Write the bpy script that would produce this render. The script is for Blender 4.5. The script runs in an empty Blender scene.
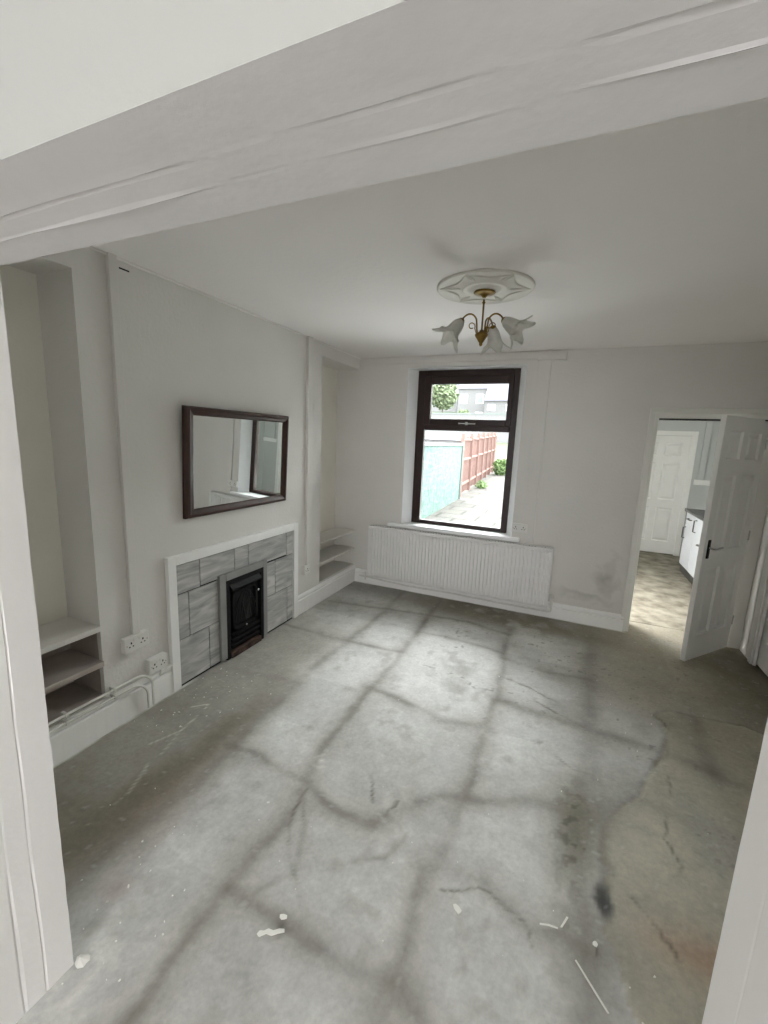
import bpy, bmesh, math, random
import numpy as np
from mathutils import Vector, Matrix, noise
random.seed(7)
C = bpy.context.scene.collection
PI = math.pi
H = 2.549

# ------------------------------------------------------------------ materials
def srgb(r, g, b):
    def f(c):
        c /= 255.0
        return c / 12.92 if c <= 0.04045 else ((c + 0.055) / 1.055) ** 2.4
    return (f(r), f(g), f(b), 1.0)

def mat(name, col, rough=0.6, metal=0.0, var=0.0, vscale=3.0, bump=0.0, bscale=60.0, col2=None,
        emit=None, trans=0.0, ior=1.45, detail=4.0, spec=None):
    m = bpy.data.materials.new(name); m.use_nodes = True
    nt = m.node_tree; b = nt.nodes['Principled BSDF']
    b.inputs['Base Color'].default_value = col
    b.inputs['Roughness'].default_value = rough
    b.inputs['Metallic'].default_value = metal
    b.inputs['IOR'].default_value = ior
    if spec is not None: b.inputs['Specular IOR Level'].default_value = spec
    if trans: b.inputs['Transmission Weight'].default_value = trans
    tc = nt.nodes.new('ShaderNodeTexCoord')
    if var or col2:
        n = nt.nodes.new('ShaderNodeTexNoise'); n.inputs['Scale'].default_value = vscale; n.inputs['Detail'].default_value = detail
        nt.links.new(tc.outputs['Object'], n.inputs['Vector'])
        r = nt.nodes.new('ShaderNodeValToRGB')
        r.color_ramp.elements[0].position = 0.3; r.color_ramp.elements[1].position = 0.7
        c2 = col2 if col2 else tuple(list(x * (1 - var) for x in col[:3]) + [1.0])
        r.color_ramp.elements[0].color = c2; r.color_ramp.elements[1].color = col
        nt.links.new(n.outputs['Fac'], r.inputs['Fac']); nt.links.new(r.outputs['Color'], b.inputs['Base Color'])
    if bump:
        n2 = nt.nodes.new('ShaderNodeTexNoise'); n2.inputs['Scale'].default_value = bscale; n2.inputs['Detail'].default_value = 5
        nt.links.new(tc.outputs['Object'], n2.inputs['Vector'])
        bp = nt.nodes.new('ShaderNodeBump'); bp.inputs['Strength'].default_value = bump; bp.inputs['Distance'].default_value = 0.01
        nt.links.new(n2.outputs['Fac'], bp.inputs['Height']); nt.links.new(bp.outputs['Normal'], b.inputs['Normal'])
    return m

WALLC = srgb(221, 219, 215)
M_wall = mat('painted_plaster', WALLC, 0.75, var=0.05, vscale=2.2, bump=0.25, bscale=45)
M_niche = mat('painted_plaster_grubby', srgb(236, 233, 225), 0.8, var=0.10, vscale=2.0, bump=0.2, bscale=40)
M_ceil = mat('painted_ceiling', srgb(241, 238, 236), 0.8, var=0.03, vscale=1.5, bump=0.15, bscale=35)
M_gloss = mat('white_gloss_paint', srgb(243, 243, 241), 0.35, var=0.04, vscale=5, bump=0.12, bscale=25)
M_beam = mat('painted_lintel', srgb(232, 230, 231), 0.6, var=0.05, vscale=4, bump=0.10, bscale=40)
M_pier = mat('painted_pier_gloss', srgb(244, 243, 242), 0.45, var=0.03, vscale=4, bump=0.08, bscale=40)
M_reveal = mat('white_reveal_paint', srgb(240, 242, 243), 0.5, bump=0.1, bscale=30)
M_rad = mat('radiator_enamel', srgb(232, 232, 230), 0.35, var=0.02, vscale=4)
M_plastic = mat('white_plastic', srgb(224, 223, 219), 0.35)
M_dark = mat('dark_hole', srgb(20, 19, 18), 0.8)
M_winframe = mat('dark_brown_frame', srgb(44, 24, 20), 0.4, var=0.35, vscale=14, bump=0.05, bscale=60)
M_wood = mat('mahogany_frame', srgb(62, 32, 20), 0.42, var=0.45, vscale=18, bump=0.05, bscale=80, detail=6)
M_mirror = mat('mirror_silver', (0.86, 0.89, 0.88, 1), 0.0, metal=1.0)
M_black = mat('black_cast_iron', srgb(10, 10, 11), 0.6, bump=0.3, bscale=70, spec=0.25)
M_rust = mat('rusty_rubble', srgb(92, 70, 60), 0.9, col2=srgb(22, 20, 19), vscale=14, bump=0.6, bscale=60)
M_brass = mat('aged_brass', srgb(150, 122, 66), 0.28, metal=1.0, var=0.3, vscale=30)
M_chrome = mat('chrome_metal', srgb(205, 205, 205), 0.2, metal=1.0)
M_steel = mat('brushed_steel', srgb(110, 110, 112), 0.35, metal=1.0)
M_dark_parts = mat('dark_parts_and_shadow', srgb(28, 28, 28), 0.7)  # dark small parts, also the painted shadow line under the door head
M_shelfgray = mat('shelf_paint', srgb(222, 220, 215), 0.6, var=0.08, vscale=4, bump=0.1)
M_worktop = mat('dark_grey_worktop', srgb(84, 86, 84), 0.35, var=0.2, vscale=60)
M_cab = mat('white_cabinet_gloss', srgb(236, 239, 244), 0.25)
M_plinth = mat('grey_plinth', srgb(78, 76, 72), 0.6)
M_kwall = mat('kitchen_wall_paint', srgb(196, 200, 199), 0.7, bump=0.1)
M_leaf = mat('young_leaves', srgb(100, 122, 68), 0.6, col2=srgb(64, 92, 46), vscale=9)
M_tree = mat('tree_leaves', srgb(108, 118, 88), 0.7, col2=srgb(80, 96, 68), vscale=5)
M_bark = mat('tree_bark', srgb(90, 75, 60), 0.9)
M_fence = mat('red_brown_fence_stain', srgb(104, 76, 68), 0.8, var=0.22, vscale=6, bump=0.3)
M_rail = mat('pale_fence_rail', srgb(124, 98, 90), 0.8, var=0.15, vscale=6)
M_render = mat('pale_house_render', srgb(112, 112, 112), 0.8, var=0.06)
M_roof = mat('slate_roof', srgb(78, 78, 88), 0.7, var=0.15, vscale=8)
M_pane = mat('house_window_dark', srgb(120, 130, 145), 0.2)
M_hill = mat('hillside_grass', srgb(88, 95, 74), 0.9, col2=srgb(70, 78, 62), vscale=0.08)
M_coping = mat('pale_coping_stone', srgb(105, 112, 109), 0.8, var=0.1)
M_cable = mat('painted_cable', srgb(222, 222, 216), 0.45)
M_flake = mat('white_paint_flake', srgb(236, 236, 230), 0.6)

def mat_glass():
    m = bpy.data.materials.new('window_glass'); m.use_nodes = True
    nt = m.node_tree; nt.nodes.clear()
    o = nt.nodes.new('ShaderNodeOutputMaterial'); t = nt.nodes.new('ShaderNodeBsdfTransparent')
    t.inputs['Color'].default_value = (0.96, 0.98, 0.98, 1)
    g = nt.nodes.new('ShaderNodeBsdfGlossy'); g.inputs['Roughness'].default_value = 0.02
    mx = nt.nodes.new('ShaderNodeMixShader'); fr = nt.nodes.new('ShaderNodeFresnel'); fr.inputs['IOR'].default_value = 1.3
    nt.links.new(fr.outputs[0], mx.inputs[0]); nt.links.new(t.outputs[0], mx.inputs[1]); nt.links.new(g.outputs[0], mx.inputs[2])
    nt.links.new(mx.outputs[0], o.inputs[0]); return m
M_glass = mat_glass()

def mat_shade():
    m = bpy.data.materials.new('frosted_glass_shade'); m.use_nodes = True
    nt = m.node_tree; nt.nodes.clear()
    o = nt.nodes.new('ShaderNodeOutputMaterial')
    d = nt.nodes.new('ShaderNodeBsdfDiffuse'); t = nt.nodes.new('ShaderNodeBsdfTranslucent')
    tr = nt.nodes.new('ShaderNodeBsdfTransparent'); gl = nt.nodes.new('ShaderNodeBsdfGlossy'); gl.inputs['Roughness'].default_value = 0.35
    tc = nt.nodes.new('ShaderNodeTexCoord'); n = nt.nodes.new('ShaderNodeTexNoise'); n.inputs['Scale'].default_value = 25
    r = nt.nodes.new('ShaderNodeValToRGB'); r.color_ramp.elements[0].color = srgb(205, 203, 196); r.color_ramp.elements[1].color = srgb(238, 238, 234)
    nt.links.new(tc.outputs['Object'], n.inputs['Vector']); nt.links.new(n.outputs['Fac'], r.inputs['Fac'])
    for s in (d, t): nt.links.new(r.outputs['Color'], s.inputs['Color'])
    a = nt.nodes.new('ShaderNodeMixShader'); a.inputs[0].default_value = 0.5
    b = nt.nodes.new('ShaderNodeMixShader'); b.inputs[0].default_value = 0.04
    c = nt.nodes.new('ShaderNodeMixShader'); c.inputs[0].default_value = 0.08
    nt.links.new(d.outputs[0], a.inputs[1]); nt.links.new(t.outputs[0], a.inputs[2])
    nt.links.new(a.outputs[0], b.inputs[1]); nt.links.new(tr.outputs[0], b.inputs[2])
    nt.links.new(b.outputs[0], c.inputs[1]); nt.links.new(gl.outputs[0], c.inputs[2])
    nt.links.new(c.outputs[0], o.inputs[0]); return m
M_shade = mat_shade()

def mat_tile():
    m = mat('grey_marble_tile', srgb(150, 149, 147), 0.3)
    nt = m.node_tree; b = nt.nodes['Principled BSDF']
    tc = nt.nodes.new('ShaderNodeTexCoord'); g = nt.nodes.new('ShaderNodeNewGeometry')
    add = nt.nodes.new('ShaderNodeVectorMath'); add.operation = 'ADD'
    mul = nt.nodes.new('ShaderNodeMath'); mul.operation = 'MULTIPLY'; mul.inputs[1].default_value = 7.0
    cmb = nt.nodes.new('ShaderNodeCombineXYZ')
    nt.links.new(g.outputs['Random Per Island'], mul.inputs[0])
    for i in range(3): nt.links.new(mul.outputs[0], cmb.inputs[i])
    nt.links.new(tc.outputs['Object'], add.inputs[0]); nt.links.new(cmb.outputs[0], add.inputs[1])
    mp = nt.nodes.new('ShaderNodeMapping'); mp.inputs['Scale'].default_value = (1, 1.6, 9); mp.inputs['Rotation'].default_value = (0.32, 0, 0)
    nt.links.new(add.outputs[0], mp.inputs[0])
    n = nt.nodes.new('ShaderNodeTexNoise'); n.inputs['Scale'].default_value = 1.8; n.inputs['Detail'].default_value = 6; n.inputs['Distortion'].default_value = 1.2
    nt.links.new(mp.outputs[0], n.inputs['Vector'])
    r = nt.nodes.new('ShaderNodeValToRGB')
    r.color_ramp.elements[0].position = 0.3; r.color_ramp.elements[0].color = srgb(142, 142, 142)
    r.color_ramp.elements[1].position = 0.7; r.color_ramp.elements[1].color = srgb(200, 199, 196)
    e = r.color_ramp.elements.new(0.5); e.color = srgb(172, 172, 170)
    nt.links.new(n.outputs['Fac'], r.inputs['Fac']); nt.links.new(r.outputs['Color'], b.inputs['Base Color'])
    return m
M_tile = mat_tile()
M_grout = mat('black_grout', srgb(30, 30, 31), 0.9)
M_edge = mat('grey_tile_edge', srgb(140, 140, 138), 0.45, var=0.15, vscale=12)

def mat_teal():
    m = mat('teal_roughcast', srgb(165, 205, 192), 0.9)
    nt = m.node_tree; b = nt.nodes['Principled BSDF']; tc = nt.nodes.new('ShaderNodeTexCoord')
    v = nt.nodes.new('ShaderNodeTexNoise'); v.inputs['Scale'].default_value = 7; v.inputs['Detail'].default_value = 3; v.inputs['Distortion'].default_value = 2
    nt.links.new(tc.outputs['Object'], v.inputs['Vector'])
    r = nt.nodes.new('ShaderNodeValToRGB'); r.color_ramp.elements[0].position = 0.38; r.color_ramp.elements[1].position = 0.62
    r.color_ramp.elements[0].color = srgb(68, 96, 88); r.color_ramp.elements[1].color = srgb(104, 120, 114)
    nt.links.new(v.outputs['Fac'], r.inputs['Fac']); nt.links.new(r.outputs['Color'], b.inputs['Base Color'])
    bp = nt.nodes.new('ShaderNodeBump'); bp.inputs['Strength'].default_value = 0.8; bp.inputs['Distance'].default_value = 0.03
    nt.links.new(v.outputs['Fac'], bp.inputs['Height']); nt.links.new(bp.outputs['Normal'], b.inputs['Normal'])
    return m
M_teal = mat_teal()

def mat_paving():
    m = mat('yard_paving', srgb(200, 196, 182), 0.9)
    nt = m.node_tree; b = nt.nodes['Principled BSDF']; tc = nt.nodes.new('ShaderNodeTexCoord')
    br = nt.nodes.new('ShaderNodeTexBrick'); br.inputs['Scale'].default_value = 1.0
    br.inputs['Color1'].default_value = srgb(82, 81, 77); br.inputs['Color2'].default_value = srgb(74, 72, 66)
    br.inputs['Mortar'].default_value = srgb(40, 39, 33); br.inputs['Mortar Size'].default_value = 0.03
    br.inputs['Brick Width'].default_value = 0.9; br.inputs['Row Height'].default_value = 0.6
    nt.links.new(tc.outputs['Object'], br.inputs['Vector'])
    n = nt.nodes.new('ShaderNodeTexNoise'); n.inputs['Scale'].default_value = 1.2; n.inputs['Detail'].default_value = 5
    nt.links.new(tc.outputs['Object'], n.inputs['Vector'])
    mx = nt.nodes.new('ShaderNodeMixRGB'); mx.blend_type = 'MULTIPLY'; mx.inputs[0].default_value = 0.4
    nt.links.new(br.outputs['Color'], mx.inputs[1]); nt.links.new(n.outputs['Fac'], mx.inputs[2]); nt.links.new(mx.outputs[0], b.inputs['Base Color'])
    return m
M_paving = mat_paving()

# ------------------------------------------------------------------ mesh helpers
class MB:
    def __init__(s): s.v = []; s.f = []; s.smooth = []
    def add(s, vs, fs, sm=False):
        o = len(s.v); s.v += [tuple(v) for v in vs]
        for f in fs: s.f.append([i + o for i in f]); s.smooth.append(sm)
        return s
    def box(s, x0, x1, y0, y1, z0, z1):
        if x0 > x1: x0, x1 = x1, x0
        if y0 > y1: y0, y1 = y1, y0
        if z0 > z1: z0, z1 = z1, z0
        v = [(x0,y0,z0),(x1,y0,z0),(x1,y1,z0),(x0,y1,z0),(x0,y0,z1),(x1,y0,z1),(x1,y1,z1),(x0,y1,z1)]
        return s.add(v, [(0,3,2,1),(4,5,6,7),(0,1,5,4),(1,2,6,5),(2,3,7,6),(3,0,4,7)])
    def prism(s, poly, axis, a, b, sm=False):
        # poly: list of 2D points in the two other axes (cyclic order x->yz, y->xz, z->xy)
        def P(p, t):
            return {'x': (t, p[0], p[1]), 'y': (p[0], t, p[1]), 'z': (p[0], p[1], t)}[axis]
        n = len(poly); v = [P(p, a) for p in poly] + [P(p, b) for p in poly]
        f = [tuple(range(n)), tuple(range(2*n-1, n-1, -1))] + [(i, (i+1) % n + 0, (i+1) % n + n, i + n) for i in range(n)]
        return s.add(v, f, sm)
    def tube(s, pts, r, n=10, caps=True):
        pts = [Vector(p) for p in pts]; m = len(pts)
        rs = r if isinstance(r, (list, tuple)) else [r] * m
        up = None; rings = []
        for i, p in enumerate(pts):
            t = (pts[min(i+1, m-1)] - pts[max(i-1, 0)]).normalized()
            if up is None:
                up = Vector((0,0,1)) if abs(t.z) < 0.9 else Vector((1,0,0))
            a = (up - t * up.dot(t)).normalized(); up = a; b = t.cross(a)
            rings.append([p + (a * math.cos(2*PI*k/n) + b * math.sin(2*PI*k/n)) * rs[i] for k in range(n)])
        v = [q for rg in rings for q in rg]; f = []
        for i in range(m-1):
            for k in range(n): f.append((i*n+k, i*n+(k+1) % n, (i+1)*n+(k+1) % n, (i+1)*n+k))
        s.add(v, f, True)
        if caps:
            s.add(rings[0], [tuple(range(n-1, -1, -1))]); s.add(rings[-1], [tuple(range(n))])
        return s
    def lathe(s, prof, c=(0,0,0), n=32, ax='z'):
        c = Vector(c); v = []
        for (r, h) in prof:
            for k in range(n):
                a = 2*PI*k/n
                if ax == 'z': v.append(c + Vector((r*math.cos(a), r*math.sin(a), h)))
                elif ax == 'x': v.append(c + Vector((h, r*math.cos(a), r*math.sin(a))))
                else: v.append(c + Vector((r*math.cos(a), h, r*math.sin(a))))
        f = []
        for i in range(len(prof)-1):
            for k in range(n): f.append((i*n+k, i*n+(k+1) % n, (i+1)*n+(k+1) % n, (i+1)*n+k))
        return s.add(v, f, True)
    def build(s, name, m, parent=None, bevel=0.0, seg=2, matrix=None, weld=False, recalc=True, thick=0.0):
        me = bpy.data.meshes.new(name); me.from_pydata(s.v, [], s.f); me.update()
        for p, sm in zip(me.polygons, s.smooth): p.use_smooth = sm
        if recalc:
            bm = bmesh.new(); bm.from_mesh(me)
            if weld: bmesh.ops.remove_doubles(bm, verts=bm.verts, dist=1e-5)
            bmesh.ops.recalc_face_normals(bm, faces=bm.faces); bm.to_mesh(me); bm.free()
        me.materials.append(m)
        o = bpy.data.objects.new(name, me); C.objects.link(o)
        if matrix is not None: o.matrix_world = matrix
        if parent is not None: o.parent = parent
        if thick:
            sd = o.modifiers.new('solid', 'SOLIDIFY'); sd.thickness = thick; sd.offset = 0
        if bevel:
            b = o.modifiers.new('bevel', 'BEVEL'); b.width = bevel; b.segments = seg; b.limit_method = 'ANGLE'; b.angle_limit = math.radians(40)
        return o

def thing(name, label, cat, loc=(0,0,0), rz=0.0, group=None):
    o = bpy.data.objects.new(name, None); C.objects.link(o); o.location = loc; o.rotation_euler = (0, 0, rz)
    o.empty_display_size = 0.1; o['label'] = label; o['category'] = cat
    if group: o['group'] = group
    return o
def tag(o, label, cat, group=None, kind=None):
    o['label'] = label; o['category'] = cat
    if group: o['group'] = group
    if kind: o['kind'] = kind
    return o
def struct(name, mb, m, parent=None, **k):
    o = mb.build(name, m, parent, **k)
    if parent is None: o['kind'] = 'structure'
    return o
def sroot(name, loc=(0,0,0), rz=0.0):
    o = bpy.data.objects.new(name, None); C.objects.link(o); o.location = loc; o.rotation_euler = (0,0,rz); o['kind'] = 'structure'
    return o

# ------------------------------------------------------------------ floor
def seg_dist(X, Y, a, b):
    ax, ay = a; bx, by = b; dx, dy = bx-ax, by-ay; L = dx*dx+dy*dy + 1e-12
    t = np.clip(((X-ax)*dx + (Y-ay)*dy) / L, 0, 1)
    return np.hypot(X-(ax+t*dx), Y-(ay+t*dy))
def poly_dist(X, Y, pts):
    d = np.full(X.shape, 9.0)
    for i in range(len(pts)-1): d = np.minimum(d, seg_dist(X, Y, pts[i], pts[i+1]))
    return d
def in_poly(X, Y, poly):
    ins = np.zeros(X.shape, bool); n = len(poly)
    for i in range(n):
        x1, y1 = poly[i]; x2, y2 = poly[(i+1) % n]
        c = ((y1 > Y) != (y2 > Y)) & (X < (x2-x1)*(Y-y1)/((y2-y1) + 1e-12) + x1)
        ins ^= c
    return ins
def vnoise(X, Y, scale, seed, octs=3):
    rng = np.random.RandomState(seed); out = np.zeros(X.shape); amp = 1; tot = 0
    for o in range(octs):
        G = rng.rand(96, 96); x = (X*scale*(2**o)) % 95; y = (Y*scale*(2**o)) % 95
        xi = np.floor(x).astype(int); yi = np.floor(y).astype(int); fx = x-xi; fy = y-yi
        fx = fx*fx*(3-2*fx); fy = fy*fy*(3-2*fy); xi1 = (xi+1) % 96; yi1 = (yi+1) % 96
        v = G[xi, yi]*(1-fx)*(1-fy) + G[xi1, yi]*fx*(1-fy) + G[xi, yi1]*(1-fx)*fy + G[xi1, yi1]*fx*fy
        out += v*amp; tot += amp; amp *= 0.5
    return out/tot - 0.5
def sm(e0, e1, x):
    t = np.clip((x-e0)/(e1-e0), 0, 1); return t*t*(3-2*t)

def make_floor():
    st = 0.0115
    xs = np.arange(-0.02, 3.90, st); ys = np.arange(-4.02, 0.30, st)
    X, Y = np.meshgrid(xs, ys, indexing='ij')
    wx = X + 0.05*vnoise(X, Y, 4, 1) + 0.02*vnoise(X, Y, 16, 2)
    wy = Y + 0.05*vnoise(X, Y, 4, 3) + 0.02*vnoise(X, Y, 16, 4)
    n1 = vnoise(X, Y, 1.3, 5, 4); n2 = vnoise(X, Y, 6, 6, 4); n3 = vnoise(X, Y, 28, 7, 3); n4 = vnoise(X, Y, 80, 8, 2)
    base = np.zeros(X.shape + (3,)); base[:] = (184, 185, 182)
    def mix(col, f):
        nonlocal base
        f = np.clip(f, 0, 1)[..., None]; base = base*(1-f) + np.array(col)*f
    mix((194, 195, 192), sm(-0.1, 0.25, n1 + 0.3*n2)*0.7)
    mix((152, 152, 146), sm(0.02, 0.3, -n1 + 0.4*n2)*0.6)
    # window light pooled mid-room, painted into the flags as a lighter tone
    mix((214, 215, 213), np.exp(-(((X-1.6)/0.75)**2 + ((Y+1.65)/0.8)**2)) * (0.85 - 0.9*n2))
    # broad damp regions
    left = sm(0.16, -0.10, wx-0.62 + 0.22*n1) * sm(-0.9, -1.7, Y)
    mix((140, 137, 128), left*0.8)
    mix((112, 106, 92), left*sm(-2.3, -2.9, Y)*0.6*sm(-0.15, 0.2, n1+0.3*n2+0.1))
    band = sm(0.22, 0.0, np.abs(wx-0.62)) * sm(-2.0, -2.7, Y)
    mix((92, 84, 70), band*0.5)
    mix((112, 106, 92), sm(-0.55, -0.22, wy + 0.3*n1 + 0.06*(X-1.2)) * sm(0.35, 1.2, X)*0.9)
    mix((118, 116, 110), sm(-0.5, -0.1, wy + 0.3*n1) * sm(1.3, 0.8, X)*0.5)
    rf = sm(2.35, 2.95, wx + 0.4*n1) * sm(-1.75, -0.9, wy + 0.4*n1)
    mix((152, 146, 131), rf*0.85)
    mix((96, 90, 76), rf*sm(3.1, 3.7, wx+0.3*n2)*0.6)
    # skim coat patch on the right
    edge = [(3.9,-1.22),(3.5,-1.27),(3.39,-1.22),(3.25,-1.25),(3.12,-1.25),(3.0,-1.27),(2.91,-1.355),(2.95,-1.54),(2.86,-1.8),(2.79,-1.96),(2.73,-2.14),(2.63,-2.26),(2.556,-2.43),(2.526,-2.55),(2.545,-2.68),(2.53,-2.79),(2.514,-2.885),(2.564,-2.96),(2.57,-3.03),(2.585,-3.1),(2.62,-3.3),(2.60,-3.7),(2.62,-4.1)]
    ex = X + 0.03*vnoise(X, Y, 8, 11) + 0.02*vnoise(X, Y, 30, 12); ey = Y + 0.03*vnoise(X, Y, 8, 13) + 0.02*vnoise(X, Y, 30, 14)
    pin = in_poly(ex, ey, edge + [(3.95, -4.1)]); ed = poly_dist(ex, ey, edge)
    mix((170, 167, 151), pin * 0.9)
    mix((188, 185, 170), pin * np.exp(-((X-2.72)/0.22)**2 - ((Y+2.45)/0.5)**2)*0.7)
    mix((158, 152, 136), pin * sm(2.95, 3.35, X+0.3*n2)*0.7)
    mix((142, 110, 92), pin * np.exp(-((X-2.85)/0.22)**2 - ((Y+2.86)/0.14)**2)*(0.3+0.8*n2))
    mix((122, 92, 80), np.exp(-((X-0.72)/0.12)**2 - ((Y+3.25)/0.3)**2)*0.18)
    mix((138, 108, 98), np.exp(-((X-0.86)/0.05)**2 - ((Y+3.52)/0.05)**2)*0.25)
    mix((85, 80, 70), np.exp(-(ed/0.018)**2)*sm(-3.1, -2.9, Y)*(0.35 + 1.4*n2))
    mix((176, 174, 160), pin*np.exp(-((ed-0.03)/0.02)**2)*sm(-3.2,-2.2,Y)*0.35)
    # damp joints between flags : (polyline, sigma, strength)
    J = [([(1.235,-3.95),(1.217,-3.55),(1.23,-3.17),(1.209,-2.85),(1.156,-2.54),(1.153,-1.95),(1.15,-1.03),(1.11,-0.1)], .028, .75),
         ([(1.89,-3.6),(1.90,-3.24),(1.89,-2.99),(1.93,-2.84),(1.945,-2.18),(1.955,-1.54),(1.90,-0.9),(1.88,-.5)], .026, .6),
         ([(0.669,-2.78),(0.863,-2.766),(1.235,-2.80),(1.33,-2.86),(1.45,-2.88),(1.594,-2.87)], .022, .7),
         ([(1.15,-1.92),(1.377,-1.962),(1.67,-2.037),(1.903,-1.972)], .026, .75),
         ([(1.23,-3.33),(1.55,-3.342),(1.733,-3.35),(1.892,-3.347)], .024, .7),
         ([(2.60,-0.2),(2.562,-0.371),(2.528,-1.37),(2.507,-1.99),(2.449,-2.48),(2.482,-2.8),(2.45,-3.3)], .055, .62),
         ([(1.594,-2.87),(1.83,-2.578),(2.01,-2.521),(2.2,-2.43),(2.535,-2.386)], .028, .55),
         ([(2.51,-2.35),(2.72,-2.173),(2.95,-2.24),(3.25,-2.26)], .05, .5),
         ([(1.95,-1.66),(2.347,-1.695),(2.778,-1.724),(3.05,-1.80),(3.3,-1.86)], .035, .6),
         ([(1.89,-2.93),(2.1,-2.9),(2.25,-2.98),(2.50,-2.96)], .035, .6),
         ([(0.68,-3.6),(0.69,-3.39),(0.73,-3.1),(0.70,-2.75),(0.66,-2.07),(0.69,-1.38),(0.70,-0.6),(.68,-.1)], .03, .55),
         ([(0.02,-1.38),(0.69,-1.40),(1.15,-1.35)], .022, .55),
         ([(0.10,-0.70),(0.66,-0.62),(1.15,-0.55),(1.5,-.50),(1.9,-.62)], .022, .6),
         ([(1.15,-0.95),(1.5,-0.92),(1.9,-0.98)], .018, .45),
         ([(1.9,-1.05),(2.2,-1.12),(2.55,-1.08)], .022, .5),
         ([(3.12,-1.3),(3.10,-1.8),(3.15,-2.3),(3.2,-3)], .05, .5),
         ([(0.0,-2.2),(0.35,-2.15),(0.66,-2.1)], .03, .35),
         ([(1.20,-2.85),(1.33,-3.02),(1.42,-3.18),(1.33,-3.3)], .012, .45),
         ([(1.60,-3.06),(1.72,-2.98),(1.76,-2.86)], .008, .4),
         ([(1.93,-3.34),(2.05,-3.42),(2.16,-3.5)], .03, .6)]
    gap = 0.5 + 1.9*np.clip(vnoise(X, Y, 4.5, 31, 4)+0.24, 0, 1)
    tone = np.random.RandomState(3).uniform(-1, 1, (8, 10)); ci = np.digitize(wx, [0.68, 1.2, 1.92, 2.52, 3.12]); cj = np.digitize(wy, [-3.34, -2.8, -2.45, -1.98, -1.38, -0.95, -0.58])
    base *= (1 + 0.045*tone[ci, cj])[..., None]
    for pts, sg, stn in J:
        d = poly_dist(wx, wy, pts)
        mix((140, 137, 129), np.exp(-(d/(sg*3.0))**2)*stn*0.5*gap)
        mix((110, 107, 99), np.exp(-(d/(sg*1.05))**2)*stn*0.62*gap)
    sm1 = vnoise(X+0.3*Y, Y, 2.6, 51, 5); sm2 = vnoise(X, Y, 11, 52, 4)
    mix((146, 145, 139), sm(0.06, 0.28, sm1)*0.55); mix((206, 207, 204), sm(0.08, 0.3, -sm1 + 0.5*sm2)*0.4*sm(0.7, 1.1, X)*sm(2.6, 2.3, X))
    mix((132, 130, 123), sm(0.08, 0.32, sm2)*0.3)
    # cracks
    K = [[(1.23,-2.82),(1.26,-3.0),(1.33,-3.12),(1.43,-3.2),(1.5,-3.26)], [(2.92,-1.38),(2.96,-1.48),(2.90,-1.75),(2.88,-2.03),(2.79,-2.37),(2.83,-2.5),(2.79,-2.56),(2.765,-2.63),(2.79,-2.79),(2.82,-2.84)],
         [(2.98,-1.27),(3.06,-1.24),(3.12,-1.27),(3.2,-1.25)], [(2.3,-2.02),(2.42,-2.1),(2.5,-2.1)], [(2.62,-2.72),(2.70,-2.8),(2.74,-2.88)], [(1.95,-2.99),(2.1,-2.93),(2.25,-2.98),(2.3,-3.05)],
         [(1.95,-1.35),(2.15,-1.42),(2.35,-1.50)], [(1.5,-2.9),(1.62,-2.84),(1.66,-2.7)], [(2.2,-1.55),(2.32,-1.62),(2.5,-1.70)], [(1.5,-2.4),(1.46,-2.6),(1.56,-2.75)]]
    kd = np.full(X.shape, 9.0)
    for pts in K: kd = np.minimum(kd, poly_dist(ex, ey, pts))
    mix((92, 88, 76), np.exp(-(kd/0.006)**2)*0.7*np.clip(0.45+2.5*vnoise(X,Y,7,41),0,1))
    # hole in the skim coat
    hole = np.exp(-(((ex-2.53)/0.030)**2 + ((ey+2.775)/0.075)**2)**2)
    mix((66, 66, 66), hole*0.95)
    # pitted rough strip beside the skim coat
    pit = np.exp(-((X-2.42)/0.08)**2)*np.exp(-((Y+2.50)/0.28)**2)
    mix((108, 105, 90), pit*0.6); mix((68, 65, 56), pit*sm(0.08, 0.22, n3)*0.55)
    sp = sm(0.20, 0.30, n3)*sm(-0.05, 0.2, n1+n2)
    mix((104, 103, 99), sp*0.55*sm(1.2, 1.5, X)*sm(-2.9,-2.2,Y))
    mix((200, 200, 197), sm(0.24, 0.32, -n3)*0.35)
    # ring-shaped paint scars
    for (cx, cy, r, s) in ((1.20,-2.64,.045,.8),(1.22,-1.98,.035,.35),(1.05,-2.62,.03,.3)):
        d = np.hypot(X-cx+0.01*n3, Y-cy+0.01*n2)
        mix((208, 208, 202), np.exp(-((d-r)/0.010)**2)*s*0.5*np.clip(0.6+4*n3,0,1)); mix((200,200,194), np.exp(-(d/0.014)**2)*s)
    # white paint run along the skirting, and splash near the left pier
    mix((222, 222, 216), sm(0.034, 0.022, X + 0.03*n2)*sm(-2.3,-2.5,Y)*0.9)
    mix((212, 212, 206), sm(-0.045, -0.030, Y + 0.03*n2)*sm(2.9, 2.84, X)*0.7)
    mix((190, 190, 184), np.exp(-((X-1.03)/0.10)**2-((Y+3.72)/0.16)**2)*sm(0.0,0.12,n3)*0.8)
    mix((120, 108, 92), np.exp(-(((X-1.10)/0.10)**2+((Y+3.98)/0.10)**2)**2)*0.9)
    # long scratches of paint
    S = [([(0.30,-2.95),(0.36,-2.80),(0.34,-2.66)], .005, .7), ([(0.36,-2.80),(0.42,-2.98)], .004, .5), ([(0.24,-2.62),(0.31,-2.55),(0.33,-2.60)], .004, .8), ([(0.42,-3.05),(0.50,-3.22)], .006, .5)]
    for pts, sg, stn in S: mix((206, 204, 196), np.exp(-(poly_dist(X, Y, pts)/sg)**2)*stn)
    base *= (1 + 0.10*n2 + 0.10*n3 + 0.05*n4)[..., None]
    base = np.clip(base/255.0, 0, 1)
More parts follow.
